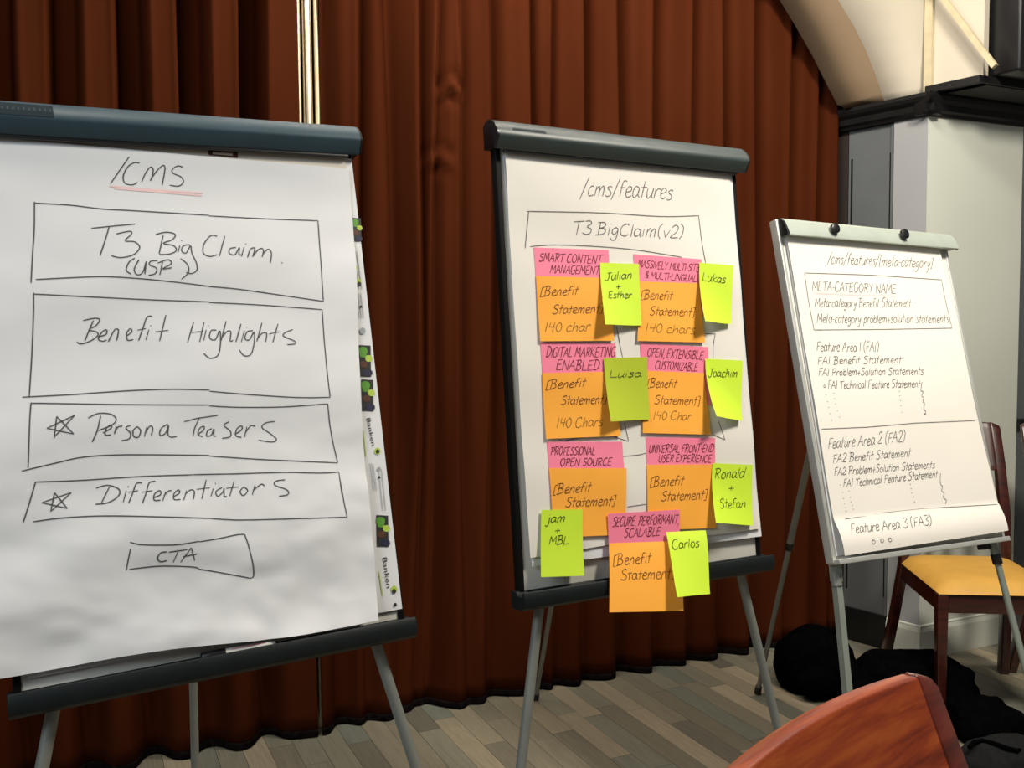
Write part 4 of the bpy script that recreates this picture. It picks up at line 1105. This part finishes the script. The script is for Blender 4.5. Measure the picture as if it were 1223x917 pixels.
# ------------------------------------------------------------------ chairs
def chair_parts(root, M, w_light, w_dark, seat_m='seat_yellow', kx=1.0):
    """local: x width, y forward, z up; M maps local to world"""
    T = lambda x, y, z: M @ Vector((x * kx, y, z))
    hw_ = .215
    def post(sx):
        path = [(-.115, .0), (-.055, .22), (-.015, .44), (-.035, .62), (-.085, .80), (-.135, .925)]
        rings = []
        for i, (y, z) in enumerate(path):
            hx = .019 if z < .5 else .021; hy = .021 if z < .75 else .013 - .003 * (i == 5)
            xx = sx * (hw_ + .05 * max(0, .44 - z) / .44)
            rings.append([T(xx - hx, y - hy, z), T(xx + hx, y - hy, z), T(xx + hx, y + hy, z), T(xx - hx, y + hy, z)])
        xx = sx * hw_
        zi, zo = (.948, .934) if sx > 0 else (.934, .948)
        rings.append([T(xx - .020, -.152, zi), T(xx + .020, -.152, zo), T(xx + .020, -.134, zo), T(xx - .020, -.134, zi)])
        MB().sweep(rings).build('back_post', w_dark, root, bevel=.005)
    post(-1); post(1)
    # curved backrest panel
    N = 24; zr = 8
    rows = []
    for j in range(zr + 1):
        t = j / zr; r = []
        for i in range(N + 1):
            s = -1 + 2 * i / N
            x = s * (hw_ - .0185)
            zb = .775; zt = .945 + .006 * (1 - s * s)
            z = zb + (zt - zb) * t
            y = -.085 - (z - .80) * .40 - .012 * (1 - s * s)
            r.append((x, y, z))
        rows.append(r)
    vs = [T(x, y + .010, z) for r in rows for x, y, z in r] + [T(x, y - .010, z) for r in rows for x, y, z in r]
    Mx = N + 1; k = (zr + 1) * Mx; fs = []
    for j in range(zr):
        for i in range(N):
            a = j * Mx + i
            fs.append((a, a + 1, a + 1 + Mx, a + Mx)); fs.append((a + k, a + Mx + k, a + 1 + Mx + k, a + 1 + k))
    for i in range(N):
        fs.append((i, i + k, i + 1 + k, i + 1)); a = zr * Mx + i; fs.append((a, a + 1, a + 1 + k, a + k))
    for j in range(zr):
        a = j * Mx; fs.append((a, a + Mx, a + Mx + k, a + k)); a += N; fs.append((a, a + k, a + Mx + k, a + Mx))
    mb = MB(); mb.v = vs; mb.f = fs
    mb.build('backrest', w_light, root, bevel=.004)
    # lower back rail and upright splats
    MB().sweep([[T(x, -.022 - .03 * (1 - (x / .2) ** 2) + a, .55 + b) for a, b in ((-.009, 0), (.009, 0), (.009, .05), (-.009, .05))]
                for x in [(-.197 + .394 * i / 10) for i in range(11)]]).build('back_rail', w_dark, root, bevel=.003)
    for x in (-.10, 0, .10):
        c = .03 * (1 - (x / .2) ** 2); c2 = .04 * (1 - (x / .2) ** 2)
        MB().sweep([[T(x + a, y + b, z) for a, b in ((-.017, -.006), (.017, -.006), (.017, .006), (-.017, .006))]
                    for y, z in ((-.022 - c, .598), (-.046 - c, .68), (-.068 - c2, .752))]).build('splat', w_dark, root, bevel=.002)
    for sx in (-1, 1):
        rings = [[T(sx * x + a * q, y + b * q, z) for a, b in ((-1, -1), (1, -1), (1, 1), (-1, 1))] for x, y, z, q in ((.212, .388, 0, .015), (.215, .385, .437, .021))]
        MB().sweep(rings).build('leg', w_dark, root, bevel=.003)
    m = MB()
    for a, b in ((.372, .398), (-.025, .0)):
        MB().box(T, (-.193, a, .375), (.193, b, .435)).build('seat_rail', w_dark, root, bevel=.003)
    for sx in (-1, 1):
        MB().box(T, (sx * .213 - .012, .008, .375), (sx * .213 + .012, .363, .435)).build('side_rail', w_dark, root, bevel=.003)
    # seat cushion
    n = 14; vs = []; fs = []
    for j in range(n + 1):
        for i in range(n + 1):
            a = -1 + 2 * i / n; b = -1 + 2 * j / n
            x = a * .232 * (1 - .0 * b); y = .19 + b * .218
            e = (1 - abs(a) ** 6) * (1 - abs(b) ** 6)
            vs.append(T(x, y, .440 + .042 * max(0, e) ** .5))
    Mx = n + 1; k = len(vs)
    for j in range(n + 1):
        for i in range(n + 1):
            a = -1 + 2 * i / n; b = -1 + 2 * j / n
            vs.append(T(a * .226, .19 + b * .212, .4365))
    for j in range(n):
        for i in range(n):
            a = j * Mx + i; fs.append((a, a + 1, a + 1 + Mx, a + Mx)); fs.append((a + k, a + Mx + k, a + Mx + 1 + k, a + 1 + k))
    ring = [i for i in range(Mx)] + [j * Mx + n for j in range(1, n + 1)] + [n * Mx + i for i in range(n - 1, -1, -1)] + [j * Mx for j in range(n - 1, 0, -1)]
    for a, b in zip(ring, ring[1:] + ring[:1]): fs.append((a, b, b + k, a + k))
    mb = MB(); mb.v = vs; mb.f = fs
    mb.build('seat', seat_m, root, True)

def make_chair(P, e1, label, wl, wd, group=None, scale=1.0, kx=1.0):
    rz = math.atan2(e1.y, e1.x)
    root = empty('dining_chair', P, rz)
    tag(root, label, 'chair', group)
    chair_parts(root, root.matrix_world @ Matrix.Scale(scale, 4), wl, wd, kx=kx)
    return root

# foreground chair: the top edge of its back runs from near left to far right
PR = on_level(1103, 803, 1.04); PL = on_level(898, 921, 1.04)
e = (PR - PL); e.z = 0; e.normalize()
# the sitter side faces the lower right
fwd = Vector((e.y, -e.x, 0))
# local x axis so that local y = fwd: x cross z... y = rot90(x) -> x = (fwd.y, -fwd.x)
xl = Vector((fwd.y, -fwd.x, 0))
Pc = PR - e * .236 + fwd * .149; Pc.z = 0
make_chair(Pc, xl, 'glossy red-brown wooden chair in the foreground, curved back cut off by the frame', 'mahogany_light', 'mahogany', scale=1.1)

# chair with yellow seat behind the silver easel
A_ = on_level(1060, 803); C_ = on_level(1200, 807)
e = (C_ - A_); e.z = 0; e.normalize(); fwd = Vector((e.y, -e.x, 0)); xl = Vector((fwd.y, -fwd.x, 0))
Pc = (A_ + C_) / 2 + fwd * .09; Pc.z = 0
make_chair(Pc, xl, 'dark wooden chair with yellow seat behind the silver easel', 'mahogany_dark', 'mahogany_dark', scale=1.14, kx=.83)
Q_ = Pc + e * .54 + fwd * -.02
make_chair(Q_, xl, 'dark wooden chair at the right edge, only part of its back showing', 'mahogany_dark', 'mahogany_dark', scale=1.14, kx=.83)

# ------------------------------------------------------------------ black bags and coat on the floor
def blob(name, c, r, rz, m, parent, seed, amp=.12, lo=.0, sub=4, flat=.55, power=1.0):
    bm = bmesh.new(); bmesh.ops.create_icosphere(bm, subdivisions=sub, radius=1)
    R = Matrix.Rotation(rz, 3, 'Z')
    vs = []
    for v in bm.verts:
        p = v.co.copy(); n = noise.noise(p * 1.6 + Vector((seed, 0, 0))) * amp + noise.noise(p * 4 + Vector((0, seed, 0))) * amp * .45
        n += abs(noise.noise(p * 3 + Vector((0, 0, seed)))) * amp * .4
        p = p * (1 + n)
        q = R @ Vector((p.x * r[0], p.y * r[1], p.z * r[2]))
        z = c[2] + q.z
        if z < lo + .004: z = lo + .002 + (z - lo) * .0
        vs.append(Vector((c[0] + q.x, c[1] + q.y, z)))
    fs = [tuple(x.index for x in f.verts) for f in bm.faces]; bm.free()
    return link(name, vs, fs, m, parent, True)
pb = on_level(968, 822); root = empty('backpack', (pb.x, pb.y, 0), .3)
tag(root, 'round black bag lying on the floor under the silver easel, behind its leg', 'bag')
blob('body', (pb.x + .02, pb.y + .02, .10), (.165, .15, .15), .3, 'black_fabric', root, 1.0, .10)
blob('front_pocket', (pb.x + .0, pb.y - .11, .07), (.10, .06, .07), .3, 'black_fabric', root, 3.0, .08, sub=3)
MB().tube([Vector((pb.x + .02 + .12 * math.cos(t), pb.y + .02, .19 + .06 * math.sin(t))) for t in [i * math.pi / 10 for i in range(11)]], .009).build('strap', 'black_fabric', root, True)
pc = on_level(1085, 845)
tag(blob('coat', (pc.x, pc.y, .06), (.27, .19, .15), .2, 'black_fabric', None, 5.0, .25, sub=5), 'black coat heaped on the floor behind the foreground chair', 'coat')
pd = on_level(1182, 878)
tag(blob('scarf', (pd.x, pd.y, .03), (.14, .13, .10), -.5, 'black_fabric', None, 9.0, .25, sub=4), 'black cloth bundle on the floor right of the foreground chair back', 'cloth')
pe = on_level(1200, 925)
root = empty('shoulder_bag', (pe.x, pe.y, 0), 0)
tag(root, 'charcoal grey bag at the lower right corner beside the foreground chair', 'bag')
blob('body', (pe.x, pe.y, .05), (.16, .10, .075), .1, 'charcoal_fabric', root, 12.0, .12, sub=4)
MB().tube([Vector((pe.x - .14 + .28 * i / 10, pe.y - .04 + .03 * math.sin(i), .112 + .012 * math.sin(i * .6))) for i in range(11)], .007).build('strap', 'black_fabric', root, True)
